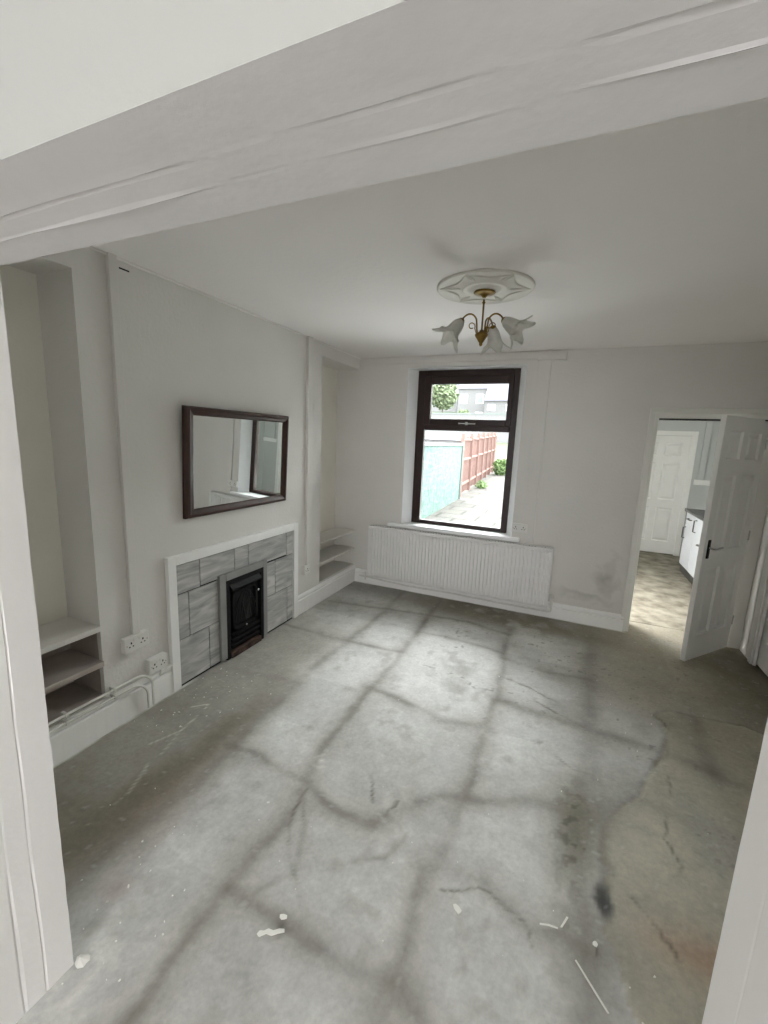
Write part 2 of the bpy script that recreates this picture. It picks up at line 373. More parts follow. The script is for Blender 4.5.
    lin = np.where(base <= 0.04045, base/12.92, ((base+0.055)/1.055)**2.4) * FLOOR_GAIN
    Z = 0.0025*n1 + 0.0012*n2 + 0.0006*n3 - 0.0025
    Z = Z + pin*0.009*sm(0, 0.010, ed) - hole*0.006 - np.exp(-(kd/0.006)**2)*0.001
    for pts, sg, stn in J[:7]:
        Z -= np.exp(-(poly_dist(wx, wy, pts)/0.012)**2)*0.002
    nx, ny = X.shape
    verts = np.stack([X, Y, Z], -1).reshape(-1, 3)
    idx = np.arange(nx*ny).reshape(nx, ny)
    quads = np.stack([idx[:-1,:-1], idx[1:,:-1], idx[1:,1:], idx[:-1,1:]], -1).reshape(-1, 4)
    me = bpy.data.meshes.new('floor')
    me.vertices.add(nx*ny); me.vertices.foreach_set('co', verts.ravel())
    me.loops.add(quads.size); me.loops.foreach_set('vertex_index', quads.ravel())
    me.polygons.add(len(quads)); me.polygons.foreach_set('loop_start', np.arange(0, quads.size, 4)); me.polygons.foreach_set('loop_total', np.full(len(quads), 4))
    me.update(calc_edges=True); me.validate()
    me.polygons.foreach_set('use_smooth', np.ones(len(quads), bool))
    at = me.color_attributes.new('StainAndLight', 'FLOAT_COLOR', 'POINT')  # floor stains together with the painted pool of window light
    at.data.foreach_set('color', np.concatenate([lin.reshape(-1, 3), np.ones((nx*ny, 1))], 1).ravel().astype(np.float32))
    m = bpy.data.materials.new('stained_stone_flags'); m.use_nodes = True; nt = m.node_tree; b = nt.nodes['Principled BSDF']
    vc = nt.nodes.new('ShaderNodeVertexColor'); vc.layer_name = 'StainAndLight'
    tc = nt.nodes.new('ShaderNodeTexCoord'); n = nt.nodes.new('ShaderNodeTexNoise'); n.inputs['Scale'].default_value = 55; n.inputs['Detail'].default_value = 8; n.inputs['Roughness'].default_value = 0.7
    nt.links.new(tc.outputs['Object'], n.inputs['Vector'])
    r = nt.nodes.new('ShaderNodeMapRange'); r.inputs['From Min'].default_value = 0.3; r.inputs['From Max'].default_value = 0.7; r.inputs['To Min'].default_value = 0.88; r.inputs['To Max'].default_value = 1.10
    nt.links.new(n.outputs['Fac'], r.inputs['Value'])
    mx = nt.nodes.new('ShaderNodeVectorMath'); mx.operation = 'SCALE'
    nt.links.new(vc.outputs['Color'], mx.inputs[0]); nt.links.new(r.outputs[0], mx.inputs['Scale']); nt.links.new(mx.outputs[0], b.inputs['Base Color'])
    b.inputs['Roughness'].default_value = 0.62
    r2 = nt.nodes.new('ShaderNodeMapRange'); r2.inputs['From Min'].default_value = 0.35; r2.inputs['From Max'].default_value = 0.65; r2.inputs['To Min'].default_value = 0.62; r2.inputs['To Max'].default_value = 0.85; b.inputs['Specular IOR Level'].default_value = 0.3
    n5 = nt.nodes.new('ShaderNodeTexNoise'); n5.inputs['Scale'].default_value = 5; nt.links.new(tc.outputs['Object'], n5.inputs['Vector'])
    nt.links.new(n5.outputs['Fac'], r2.inputs['Value']); nt.links.new(r2.outputs[0], b.inputs['Roughness'])
    bp = nt.nodes.new('ShaderNodeBump'); bp.inputs['Strength'].default_value = 0.25; bp.inputs['Distance'].default_value = 0.004
    nt.links.new(n.outputs['Fac'], bp.inputs['Height']); nt.links.new(bp.outputs['Normal'], b.inputs['Normal'])
    me.materials.append(m)
    o = bpy.data.objects.new('floor', me); C.objects.link(o); o['kind'] = 'structure'
FLOOR_GAIN = 1.14
make_floor()
M_conc = mat('bare_concrete', srgb(150, 149, 143), 0.7, var=0.25, vscale=3, bump=0.2)
struct('floor_front_room', MB().box(-0.4, 3.9, -7.6, -4.02, -0.1, -0.001), M_conc)
M_kfloor = mat('kitchen_concrete', srgb(168, 162, 146), 0.85, col2=srgb(104, 98, 84), vscale=6, bump=0.4, bscale=18, detail=8)
struct('floor_kitchen', MB().box(2.0, 4.6, 0.302, 3.9, -0.1, -0.002), M_kfloor)
struct('floor_base', MB().box(-0.5, 3.95, -4.02, 0.30, -0.14, -0.03), M_conc)

# ------------------------------------------------------------------ walls
# wall_left with two recessed niches
w = MB()
D = 0.28
w.box(-0.5, 0, -7.6, -3.727, -0.1, 2.75)
w.box(-0.5, 0, -3.727, -2.98, 2.42, 2.75)          # over near niche
w.box(-0.5, 0, -3.727, -2.98, -0.1, 0.205)
w.box(-0.5, 0, -2.98, -0.775, -0.1, 2.75)          # chimney breast
w.box(-0.5, 0, -0.775, 0.0, 2.43, 2.75)
w.box(-0.5, 0, -0.775, 0.0, -0.1, 0.19)
w.box(-0.5, 0, 0.0, 0.25, -0.1, 2.75)
struct('wall_left', w, M_wall)
nb = MB(); nb.box(-0.5, -D, -3.727, -2.98, 0.205, 2.42); nb.box(-0.5, -D, -0.775, 0.0, 0.19, 2.43)
struct('wall_left_niche_backs', nb, M_niche)
# far wall
w = MB()
w.box(0.0, 0.577, 0, 0.25, -0.1, 2.75); w.box(1.77, 2.86, 0, 0.25, -0.1, 2.75)
w.box(0.577, 1.77, 0, 0.25, -0.1, 0.732); w.box(0.577, 1.77, 0, 0.25, 2.43, 2.75)
w.box(2.86, 3.76, 0, 0.25, 2.0, 2.75)
M_wallfar = mat('painted_plaster_smudged', WALLC, 0.75, var=0.05, vscale=2.2, bump=0.25, bscale=45)
_nt = M_wallfar.node_tree; _b = _nt.nodes['Principled BSDF']; _src = _b.inputs['Base Color'].links[0].from_socket
_tc = _nt.nodes.new('ShaderNodeTexCoord'); _n = _nt.nodes.new('ShaderNodeTexNoise'); _n.inputs['Scale'].default_value = 7; _n.inputs['Detail'].default_value = 5
_add = _nt.nodes.new('ShaderNodeMixRGB'); _add.blend_type = 'LINEAR_LIGHT'; _add.inputs[0].default_value = 0.16
_nt.links.new(_tc.outputs['Object'], _n.inputs['Vector']); _nt.links.new(_tc.outputs['Object'], _add.inputs[1]); _nt.links.new(_n.outputs['Color'], _add.inputs[2])
_prev = _src
for (_cx, _cz, _sx, _sz, _st) in ((2.66, 0.47, 0.13, 0.17, 0.30), (2.50, 0.27, 0.34, 0.06, 0.22), (2.72, 0.66, 0.05, 0.12, 0.12)):
    _m = _nt.nodes.new('ShaderNodeMapping'); _m.inputs['Location'].default_value = (-_cx/_sx, 0, -_cz/_sz); _m.inputs['Scale'].default_value = (1/_sx, 0.001, 1/_sz)
    _g = _nt.nodes.new('ShaderNodeTexGradient'); _g.gradient_type = 'SPHERICAL'
    _mu = _nt.nodes.new('ShaderNodeMath'); _mu.operation = 'MULTIPLY'; _mu.inputs[1].default_value = _st*1.6; _mu.use_clamp = True
    _mx = _nt.nodes.new('ShaderNodeMixRGB'); _mx.inputs[2].default_value = srgb(120, 118, 112)
    _nt.links.new(_add.outputs[0], _m.inputs[0]); _nt.links.new(_m.outputs[0], _g.inputs[0]); _nt.links.new(_g.outputs['Fac'], _mu.inputs[0])
    _nt.links.new(_mu.outputs[0], _mx.inputs[0]); _nt.links.new(_prev, _mx.inputs[1]); _prev = _mx.outputs[0]
_nt.links.new(_prev, _b.inputs['Base Color'])
struct('wall_far', w, M_wallfar)
# right wall with a doorway
w = MB()
w.box(3.76, 3.95, -0.19, 0.30, -0.1, 2.75); w.box(3.76, 3.95, -1.00, -0.19, 1.99, 2.75); w.box(3.76, 3.95, -7.6, -1.00, -0.1, 2.75)
struct('wall_right', w, M_wall)
struct('ceiling', MB().box(-0.5, 3.95, -3.727, 0.25, H, H+0.12), M_ceil)
struct('ceiling_front_room', MB().box(-0.5, 3.95, -7.6, -3.955, H, H+0.12), M_ceil)
# opening between the rooms : piers and lintel
YF, YN = -3.727, -3.955
def pier(name, x0, x1, jambx, sgn):
    m = MB()
    # jamb profile with a slightly proud lining board and ragged plaster seams
    n = 90
    prof = [(YN, 0.0), (-3.862, 0.0), (-3.856, -0.004), (-3.850, 0.0), (-3.806, 0.002), (-3.802, -0.003), (-3.797, 0.003), (YF, 0.003)]
    rows = []
    for i in range(n+1):
        z = -0.02 + (2.053+0.02)*i/n; row = []
        for k, (y, off) in enumerate(prof):
            jy = 0 if k in (0, len(prof)-1) else 0.004*noise.noise(Vector((z*3, k//3*7.1, jambx)))
            jo = off*(0.5 if sgn > 0 else 0.06)*(1.0 + 1.5*noise.noise(Vector((z*6, y*3, 3.1)))) + 0.0006*noise.noise(Vector((z*9, y*30, 0)))
            if k == len(prof)-1 : jy = 0.0012*noise.noise(Vector((z*14, 1, 2)))
            row.append((jambx + sgn*jo, y+jy, z))
        rows.append(row)
    K = len(prof); v = [p for r in rows for p in r]
    f = [(i*K+k, i*K+k+1, (i+1)*K+k+1, (i+1)*K+k) for i in range(n) for k in range(K-1)]
    m.add(v, f)
    # body behind the jamb face, closed by far/near faces
    back = x0 if sgn > 0 else x1
    for k in (0, K-1):
        col = [rows[i][k] for i in range(n+1)]
        vv = col + [(back, c[1], c[2]) for c in col]; L = n+1
        m.add(vv, [(i, i+1, L+i+1, L+i) for i in range(n)])
    m.box(min(x0, x1), max(x0, x1), YN+0.004, YF-0.006, 2.0, 2.06) if False else None
    o = m.build(name, M_pier, recalc=False); o['kind'] = 'structure'
pier('wall_opening_left', 0.0, 0.955, 0.955, 1)
pier('wall_opening_right', 2.491, 3.76, 2.491, -1)
def lintel():
    m = MB(); n = 150; x0, x1 = 0.0, 3.76
    prof = [(YN, 0.0), (-3.880, 0.0), (-3.864, -0.001), (-3.858, 0.005), (-3.850, 0.001), (-3.812, -0.001), (-3.805, -0.004), (-3.799, 0.001), (YF, 0.0)]
    rows = []
    for i in range(n+1):
        x = x0 + (x1-x0)*i/n; row = []
        for k, (y, off) in enumerate(prof):
            jy = 0 if k == 0 else 0.004*noise.noise(Vector((x*3.5, (k//3)*5.3, 1.7)))
            if k == len(prof)-1: jy = 0.002*noise.noise(Vector((x*12, 4, 2)))
            jo = off*0.42*(1.0+1.8*noise.noise(Vector((x*5, y*3, 9.1)))) + 0.0006*noise.noise(Vector((x*8, y*25, 5)))
            row.append((x, y+jy, 2.053+jo))
        rows.append(row)
    K = len(prof); v = [p for r in rows for p in r]
    m.add(v, [(i*K+k, i*K+k+1, (i+1)*K+k+1, (i+1)*K+k) for i in range(n) for k in range(K-1)])
    for k in (0, K-1):
        col = [rows[i][k] for i in range(n+1)]; vv = col + [(c[0], c[1], H+0.05) for c in col]; L = n+1
        m.add(vv, [(i, i+1, L+i+1, L+i) for i in range(n)])
    o = m.build('wall_opening_lintel', M_beam, recalc=False); o['kind'] = 'structure'
    o.data.materials.append(mat('lintel_face_darkened', srgb(176, 178, 174), 0.75, bump=0.1))  # near face coloured darker to offset the strong light on it
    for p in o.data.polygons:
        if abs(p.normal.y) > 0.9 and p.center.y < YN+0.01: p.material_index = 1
lintel()
# front room rear wall with its window opening (behind the camera)
w = MB()
w.box(-0.5, 1.2, -7.8, -7.6, -0.1, 2.75); w.box(2.9, 3.95, -7.8, -7.6, -0.1, 2.75)
w.box(1.2, 2.9, -7.8, -7.6, -0.1, 0.8); w.box(1.2, 2.9, -7.8, -7.6, 2.3, 2.75)
struct('wall_front_room', w, M_wall)

# baseboards
def baseboard_profile(h, t): return [(0, 0), (t, 0), (t, h-0.052), (t*0.45, h-0.046), (t*0.9, h-0.030), (t*0.8, h-0.014), (t*0.3, h-0.004), (0, h)]
def bb_left(name, y0, y1, h):
    m = MB(); pr = baseboard_profile(h, 0.02)
    n = max(2, int((y1-y0)/0.02)); rows = []
    for i in range(n+1):
        y = y0+(y1-y0)*i/n; j = 0.006*noise.noise(Vector((y*12, h, 3)))
        rows.append([(x+ (0.004+abs(j) if k == 1 else 0), y, z) for k, (x, z) in enumerate(pr)])
    K = len(pr); v = [p for r in rows for p in r]
    f = [(i*K+k, i*K+(k+1) % K, (i+1)*K+(k+1) % K, (i+1)*K+k) for i in range(n) for k in range(K)]
    f += [tuple(range(K)), tuple(range(n*K+K-1, n*K-1, -1))]
    m.add(v, f); struct(name, m, M_gloss)
bb_left('baseboard_left', -3.727, -2.567, 0.20)
bb_left('baseboard_left_alcove', -1.187, -0.0, 0.187)
def bb_far(name, x0, x1, h):
    m = MB(); pr = baseboard_profile(h, 0.02); n = int((x1-x0)/0.02); rows = []
    for i in range(n+1):
        x = x0+(x1-x0)*i/n; j = 0.012*noise.noise(Vector((x*14, h, 3)))
        rows.append([(x, -(y + (0.005+abs(j) if k == 1 else 0)), z) for k, (y, z) in enumerate(pr)])
    K = len(pr); v = [p for r in rows for p in r]
    f = [(i*K+k, i*K+(k+1) % K, (i+1)*K+(k+1) % K, (i+1)*K+k) for i in range(n) for k in range(K)]
    f += [tuple(range(K)), tuple(range(n*K+K-1, n*K-1, -1))]
    m.add(v, f); struct(name, m, M_gloss)
bb_far('baseboard_far', 0.021, 2.845, 0.155)

# boxed-in cable trims
struct('trim_1', MB().box(0, 0.026, -2.815, -2.77, 0.51, H), M_wall, bevel=0.004)
struct('trim_2', MB().box(0, 0.030, -1.045, -0.975, 0.463, H), M_wall, bevel=0.004)
struct('trim_3', MB().box(1.872, 1.985, -0.022, 0, 0.70, 2.462), M_wall, bevel=0.003)
m = MB(); m.box(0.16, 1.873, -0.02, 0, 2.475, 2.53); m.box(1.86, 2.11, -0.032, 0, 2.462, 2.53); m.box(1.955, 1.975, -0.036, 0, 2.50, H-0.002)
struct('trim_4', m, M_wall, bevel=0.003)
# thin ragged bead in the angle of left wall and ceiling
m = MB(); pts = [(0.008, -3.7+3.7*i/90, H-0.008-0.006*noise.noise(Vector((i*0.7, 1, 1)))) for i in range(91)]
m.tube(pts, [0.006+0.005*abs(noise.noise(Vector((i*0.9, 5, 1)))) for i in range(91)], 6); struct('trim_5', m, M_ceil)
# crack flecks at top of trim near the lintel
m = MB(); m.box(0.001, 0.012, -2.80, -2.775, H-0.022, H-0.004); m.box(0.0005, 0.003, -2.745, -2.69, H-0.05, H-0.043)
struct('trim_6', m, M_dark)

# ------------------------------------------------------------------ window
win = sroot('window_1', (1.17, 0.14, 0.77))
def wpart(name, mb, m, par=win, **k):
    mb.v = [(x-1.17, y-0.14, z-0.77) for x, y, z in mb.v]
    return mb.build(name, m, par, **k)
m = MB()
m.prism([(0.577, 0.0), (0.642, 0.14), (0.642, 0.25), (0.577, 0.25)], 'z', 0.765, 2.43)
m.prism([(1.770, 0.0), (1.702, 0.14), (1.702, 0.25), (1.770, 0.25)], 'z', 0.765, 2.43)
m.box(0.577, 1.77, 0.0, 0.25, 2.424, 2.434)
wpart('reveal_lining', m, M_reveal)
m = MB(); m.box(0.43, 1.852, -0.055, -0.0005, 0.725, 0.765); m.box(0.578, 1.769, -0.002, 0.142, 0.733, 0.765)
wpart('window_sill', m, M_reveal, bevel=0.006)
# outer frame
m = MB(); X0, X1, Z0, Z1 = 0.642, 1.702, 0.765, 2.424
m.box(X0, X0+0.095, 0.14, 0.20, Z0, Z1); m.box(X1-0.065, X1, 0.14, 0.20, Z0, Z1)
m.box(X0+0.095, X1-0.065, 0.14, 0.20, Z0, 0.805); m.box(X0+0.095, X1-0.065, 0.14, 0.20, 2.36, Z1)
m.box(X0+0.095, X1-0.065, 0.14, 0.20, 1.80, 1.86)
wpart('frame', m, M_winframe, bevel=0.006)
m = MB(); a, b_, c, d = 0.737, 1.637, 1.855, 2.36
m.box(a-0.01, 0.80, 0.125, 0.185, c, d); m.box(1.598, b_+0.01, 0.125, 0.185, c, d)
m.box(0.80, 1.598, 0.125, 0.185, c, 1.922); m.box(0.80, 1.598, 0.125, 0.185, 2.28, d)
fan = wpart('fanlight_sash', m, M_winframe, bevel=0.006)
m = MB(); m.box(1.12, 1.30, 0.108, 0.124, 1.868, 1.884); m.box(1.19, 1.22, 0.112, 0.126, 1.86, 1.895); m.box(1.12, 1.145, 0.098, 0.124, 1.866, 1.886)
wpart('stay_handle', m, M_chrome, bevel=0.003)
wpart('lower_pane', MB().box(0.735, 1.64, 0.168, 0.172, 0.803, 1.802), M_glass)
wpart('upper_pane', MB().box(0.797, 1.60, 0.150, 0.154, 1.918, 2.284), M_glass)
m = MB(); m.box(1.655, 1.668, 0.118, 0.139, 2.05, 2.16); wpart('hinge', m, M_dark_parts)
# exterior sill
wpart('outer_sill', MB().box(0.55, 1.8, 0.20, 0.34, 0.68, 0.765), M_coping)

# ------------------------------------------------------------------ six-panel door builder
def door_leaf(w, h, t, name, parent, m_, handle=None):
    m = MB(); st = w*0.13; mid = w*0.12; pw = (w-2*st-mid)/2
    rows = [(h*0.105, h*0.395), (h*0.465, h*0.775), (h*0.835, h*0.945)]
    cells = []
    for (z0, z1) in rows:
        for x0 in (st, st+pw+mid): cells.append((x0, x0+pw, z0, z1))
    for side in (-1, 1):
        y = side*t/2
        # front sheet as a grid with panel holes
        xs = sorted({0, w, *[c[0] for c in cells], *[c[1] for c in cells]}); zs = sorted({0, h, *[c[2] for c in cells], *[c[3] for c in cells]})
        for i in range(len(xs)-1):
            for j in range(len(zs)-1):
                if any(abs(c[0]-xs[i]) < 1e-6 and abs(c[2]-zs[j]) < 1e-6 for c in cells): continue
                m.add([(xs[i], y, zs[j]), (xs[i+1], y, zs[j]), (xs[i+1], y, zs[j+1]), (xs[i], y, zs[j+1])], [(0,1,2,3)])
        for (x0, x1, z0, z1) in cells:
            lv = [(0, 0), (0.004, -0.006), (0.012, -0.015), (0.022, -0.015), (0.048, -0.003)]; rg = []
            for ins, dep in lv:
                yy = y + side*dep
                rg.append([(x0+ins, yy, z0+ins), (x1-ins, yy, z0+ins), (x1-ins, yy, z1-ins), (x0+ins, yy, z1-ins)])
            vv = [p for r in rg for p in r]; ff = []
            for k in range(len(lv)-1):
                for q in range(4): ff.append((k*4+q, k*4+(q+1) % 4, (k+1)*4+(q+1) % 4, (k+1)*4+q))
            ff.append((16, 17, 18, 19)); m.add(vv, ff)
    a, b = -t/2, t/2
    m.add([(0,a,0),(w,a,0),(w,b,0),(0,b,0),(0,a,h),(w,a,h),(w,b,h),(0,b,h)], [(0,1,2,3),(4,5,6,7),(0,3,7,4),(1,2,6,5)])
    return m.build(name, m_, parent, weld=True)

# door_1 : open door into the kitchen
d1 = sroot('door_1', (3.26, 0.0, 0.0))
def dpart(name, mb, m, **k):
    mb.v = [(x-3.26, y, z) for x, y, z in mb.v]; return mb.build(name, m, d1, **k)
m = MB(); m.box(2.823, 2.866, -0.016, 0.0, 0.0, 2.0); m.box(2.823, 3.759, -0.016, 0.0, 2.0, 2.04)
m.box(2.866, 2.895, -0.006, 0.252, 0.0, 1.955); m.box(2.866, 3.759, -0.006, 0.252, 1.955, 2.0); m.box(3.665, 3.759, 0.075, 0.252, 0.0, 1.955)
m.box(2.895, 2.91, 0.10, 0.16, 0.0, 1.955); m.box(3.65, 3.665, 0.14, 0.20, 0.0, 1.955)
dpart('door_frame', m, mat('dull_frame_paint', srgb(224, 223, 218), 0.5, var=0.05, vscale=5), bevel=0.003)
dpart('head_shadow_strip', MB().box(2.897, 3.66, -0.002, 0.10, 1.944, 1.9545), M_dark_parts)  # dark strip standing in for the shadow line under the head
HX, HY = 3.650, 0.07; FX, FY = 3.235, -0.435
ang = math.atan2(FY-HY, FX-HX); LW = math.hypot(FX-HX, FY-HY)
leafroot = bpy.data.objects.new('leaf', None)
leafroot = door_leaf(LW, 1.945, 0.036, 'leaf', d1, M_gloss)
leafroot.location = (HX-3.26, HY, 0.012); leafroot.rotation_euler = (0, 0, ang)
# local x runs from hinge to free edge; camera side is local +y or -y
def handle(side, parent, w, z=0.93):
    m = MB(); y = side*0.018
    m.box(w-0.075, w-0.042, y, y+side*0.008, z-0.075, z+0.075)
    p = m.build('handle_plate', M_black, parent, bevel=0.003)
    l = MB(); l.tube([(w-0.058, y+side*0.004, z+0.012), (w-0.058, y+side*0.045, z+0.012), (w-0.075, y+side*0.05, z+0.012), (w-0.165, y+side*0.048, z+0.016)], 0.008, 8)
    l.build('handle_lever', M_chrome, parent)
handle(1, leafroot, LW); handle(-1, leafroot, LW)
for z in (0.25, 1.0, 1.75):
    hm = MB(); hm.tube([(0.0, 0.024, z-0.04), (0.0, 0.024, z+0.04)], 0.006, 8); hm.build('hinge', M_chrome, leafroot)

# door_2 : door in right wall
d2 = sroot('door_2', (3.76, -0.6, 0.0))
def d2part(name, mb, m, **k):
    mb.v = [(x-3.76, y+0.6, z) for x, y, z in mb.v]; return mb.build(name, m, d2, **k)
m = MB()
for (y0, y1) in ((-0.275, -0.125), (-1.065, -0.93)):
    m.box(3.738, 3.76, y0, y1, 0.02, 1.955); m.box(3.726, 3.7379, y0+0.02, y1-0.075, 0.02, 1.955)
m.box(3.738, 3.76, -1.065, -0.125, 1.955, 2.06)
m.box(3.76, 3.86, -0.23, -0.19, 0.02, 1.99); m.box(3.76, 3.86, -1.0, -0.965, 0.02, 1.99)
d2part('architrave', m, M_gloss, bevel=0.003)
lf = door_leaf(0.735, 1.955, 0.036, 'leaf', d2, M_gloss); lf.location = (0.03, -0.365+0.735, 0.03); lf.rotation_euler = (0, 0, -PI/2)
struct('trim_7', MB().box(3.80, 3.949, -1.0, -0.19, -0.1, 0.004), M_dark_parts)

# ------------------------------------------------------------------ kitchen shell
w = MB()
w.box(2.0, 2.1, 0.25, 0.55, -0.1, 2.6); w.box(2.0, 2.1, 1.95, 3.9, -0.1, 2.6); w.box(2.0, 2.1, 0.55, 1.95, -0.1, 0.1); w.box(2.0, 2.1, 0.55, 1.95, 2.1, 2.6)
struct('wall_kitchen_left', w, M_kwall)
w = MB(); w.box(2.1, 3.155, 3.7, 3.9, -0.1, 2.6); w.box(3.935, 4.5, 3.7, 3.9, -0.1, 2.6); w.box(3.155, 3.935, 3.7, 3.9, 1.93, 2.6)
struct('wall_kitchen_far', w, M_kwall)
struct('wall_kitchen_right', MB().box(4.4, 4.6, 0.25, 3.9, -0.1, 2.6), M_kwall)
w = MB(); w.box(3.95, 4.6, 0.15, 0.252, -0.1, 2.6); struct('wall_kitchen_near', w, M_kwall)
struct('ceiling_kitchen', MB().box(2.0, 4.6, 0.25, 3.9, 2.4, 2.5), M_ceil)
struct('light_block_kitchen', MB().box(2.9, 4.2, 3.91, 4.0, -0.1, 2.6), M_kwall)  # unseen panel added behind the kitchen door to stop a light leak
struct('light_block_right', MB().box(3.955, 4.0, -1.2, 0.1, -0.1, 2.6), M_wall)  # unseen panel added to close the light leak around door_2
struct('wall_kitchen_outside', MB().box(1.985, 1.999, 0.26, 0.54, 0.0, 2.6).box(1.985, 1.999, 1.96, 3.9, 0.0, 2.6), mat('pale_exterior_render', srgb(225, 238, 234), 0.8))
d3 = sroot('door_3', (3.545, 3.7, 0.0))
m = MB(); m.box(-0.46, -0.38, -0.02, 0.0, 0, 1.92); m.box(0.38, 0.46, -0.02, 0.0, 0, 1.92); m.box(-0.46, 0.46, -0.02, 0.0, 1.92, 1.99)
m.build('architrave', M_gloss, d3, bevel=0.004)
lf = door_leaf(0.76, 1.90, 0.036, 'leaf', d3, M_gloss); lf.location = (-0.38, 0.015, 0.015)
struct('trim_8', MB().box(4.04, 4.4, 3.67, 3.70, 1.17, 1.25), M_gloss, bevel=0.004)
struct('trim_9', MB().box(4.08, 4.16, 3.66, 3.70, 1.25, 2.4), M_kwall, bevel=0.004)

# kitchen units
def cabinet(y0, y1, label, drawers):
    t = thing('base_cabinet', label, 'cabinet', (4.10, (y0+y1)/2, 0), 0, 'white base cabinets in the kitchen')
    cy = (y0+y1)/2; hw = (y1-y0)/2
    MB().box(-0.28, 0.29, -hw, hw, 0.12, 0.86).build('carcass', M_cab, t)
    MB().box(-0.27, 0.29, -hw, hw+(0.045 if drawers else 0), 0.0, 0.115).build('plinth', M_plinth, t)
    fz = 0.86
    if drawers:
        dr = MB().box(-0.302, -0.281, -hw+0.003, hw-0.003, 0.70, 0.857).build('drawer', M_cab, t, bevel=0.002)
        hn = MB(); hn.tube([(-0.302, -0.07, 0.78), (-0.332, -0.065, 0.78), (-0.332, 0.065, 0.78), (-0.302, 0.07, 0.78)], 0.008, 8); hn.build('drawer_handle', M_steel, dr)
        fz = 0.695
    dd = MB().box(-0.302, -0.281, -hw+0.003, hw-0.003, 0.125, fz-0.003).build('door', M_cab, t, bevel=0.002)
    hn = MB(); hn.tube([(-0.302, hw-0.06, fz-0.20), (-0.332, hw-0.06, fz-0.195), (-0.332, hw-0.06, fz-0.05), (-0.302, hw-0.06, fz-0.045)], 0.008, 8); hn.build('door_handle', M_steel, dd)
cabinet(2.20, 2.68, 'white gloss base cabinet at the end of the kitchen run, nearest the panelled door', True)
cabinet(1.70, 2.195, 'second white gloss base cabinet under the dark worktop, half hidden by the open door', False)
tag(MB().box(3.77, 4.395, 1.65, 2.70, 0.862, 0.90).build('worktop', M_worktop, bevel=0.003), 'dark grey worktop laid over the white kitchen base cabinets', 'worktop')

# ------------------------------------------------------------------ shelves
M_shelfbrown = mat('brownish_shelf_board', srgb(176, 167, 160), 0.7, var=0.2, vscale=5, bump=0.1)  # darker brown-grey for the lower boards of the near niche
ln = MB(); ln.box(-D, -D+0.0015, -3.727, -2.9805, 0.223, 0.595); ln.box(-D+0.0015, -0.03, -2.9825, -2.9805, 0.223, 0.595)
struct('wall_left_niche_lining', ln, mat('brownish_niche_lining', srgb(168, 158, 150), 0.9, var=0.2, vscale=6))  # lower niche faces lined in a darker brown-grey
def shelf_board(y0, y1, zt, th, xf, label, grp, rag=0.0, corner=0.0, zslope=0.0):
    m = MB(); xb = -D+0.002
    pts = [(xb, y0)]
    if corner:
        for k in range(7):
            a = PI/2*k/6; pts.append((xf-corner+corner*math.sin(a), y0+corner-corner*math.cos(a)))
    else: pts.append((xf, y0))
    pts += [(xf, y1), (xb, y1)]
    m.prism(pts, 'z', zt-th, zt)
    o = m.build('shelf_board', M_shelfbrown if (y0 < -3 and zt < 0.5) else M_shelfgray, bevel=0.003); tag(o, label, 'shelf', grp); return o
g1 = 'shelves in the near niche'; g2 = 'shelves in the corner alcove'
shelf_board(-3.726, -2.981, 0.626, 0.03, 0.004, 'top white shelf in the tall niche behind the left pier', g1)
shelf_board(-3.726, -2.985, 0.430, 0.03, 0.022, 'middle white shelf in the tall niche, its end projecting past the wall edge', g1)
shelf_board(-3.726, -2.981, 0.222, 0.015, -0.002, 'lowest white board of the tall niche, level with the skirting top', g1)
shelf_board(-0.774, -0.001, 0.615, 0.02, -0.004, 'top shelf with a rounded corner in the alcove beside the radiator', g2, corner=0.06)
shelf_board(-0.774, -0.001, 0.405, 0.02, -0.004, 'middle shelf with a rounded corner in the alcove beside the radiator', g2, corner=0.06)
shelf_board(-0.774, -0.001, 0.204, 0.013, -0.002, 'bottom board of the alcove beside the radiator, above the skirting', g2)

# ------------------------------------------------------------------ wall mirror
t = thing('wall_mirror', 'rectangular wall mirror with a dark brown wooden frame above the fireplace', 'mirror', (0.0, -1.908, 1.13))
y0, y1, z0, z1 = -0.508, 0.535, 0.0, 0.712
t.rotation_euler = (0, math.radians(2.4), 0)
prof = [(0, 0.0), (0, 0.022), (0.010, 0.034), (0.030, 0.036), (0.045, 0.028), (0.065, 0.022), (0.078, 0.012), (0.078, 0.0)]
m = MB(); rings = []
for ins, h in prof: rings.append([(h, y0+ins, z0+ins*0.72), (h, y1-ins*0.72, z0+ins*0.72), (h, y1-ins*0.72, z1-ins*0.72), (h, y0+ins, z1-ins*0.72)])
v = [p for r in rings for p in r]; f = []
for k in range(len(prof)-1):
    for q in range(4): f.append((k*4+q, k*4+(q+1) % 4, (k+1)*4+(q+1) % 4, (k+1)*4+q))
m.add(v, f); m.build('frame', M_wood, t)
gm = MB().box(0.002, 0.011, y0+0.07, y1-0.05, z0+0.05, z1-0.05).build('mirror_glass', M_mirror, t)

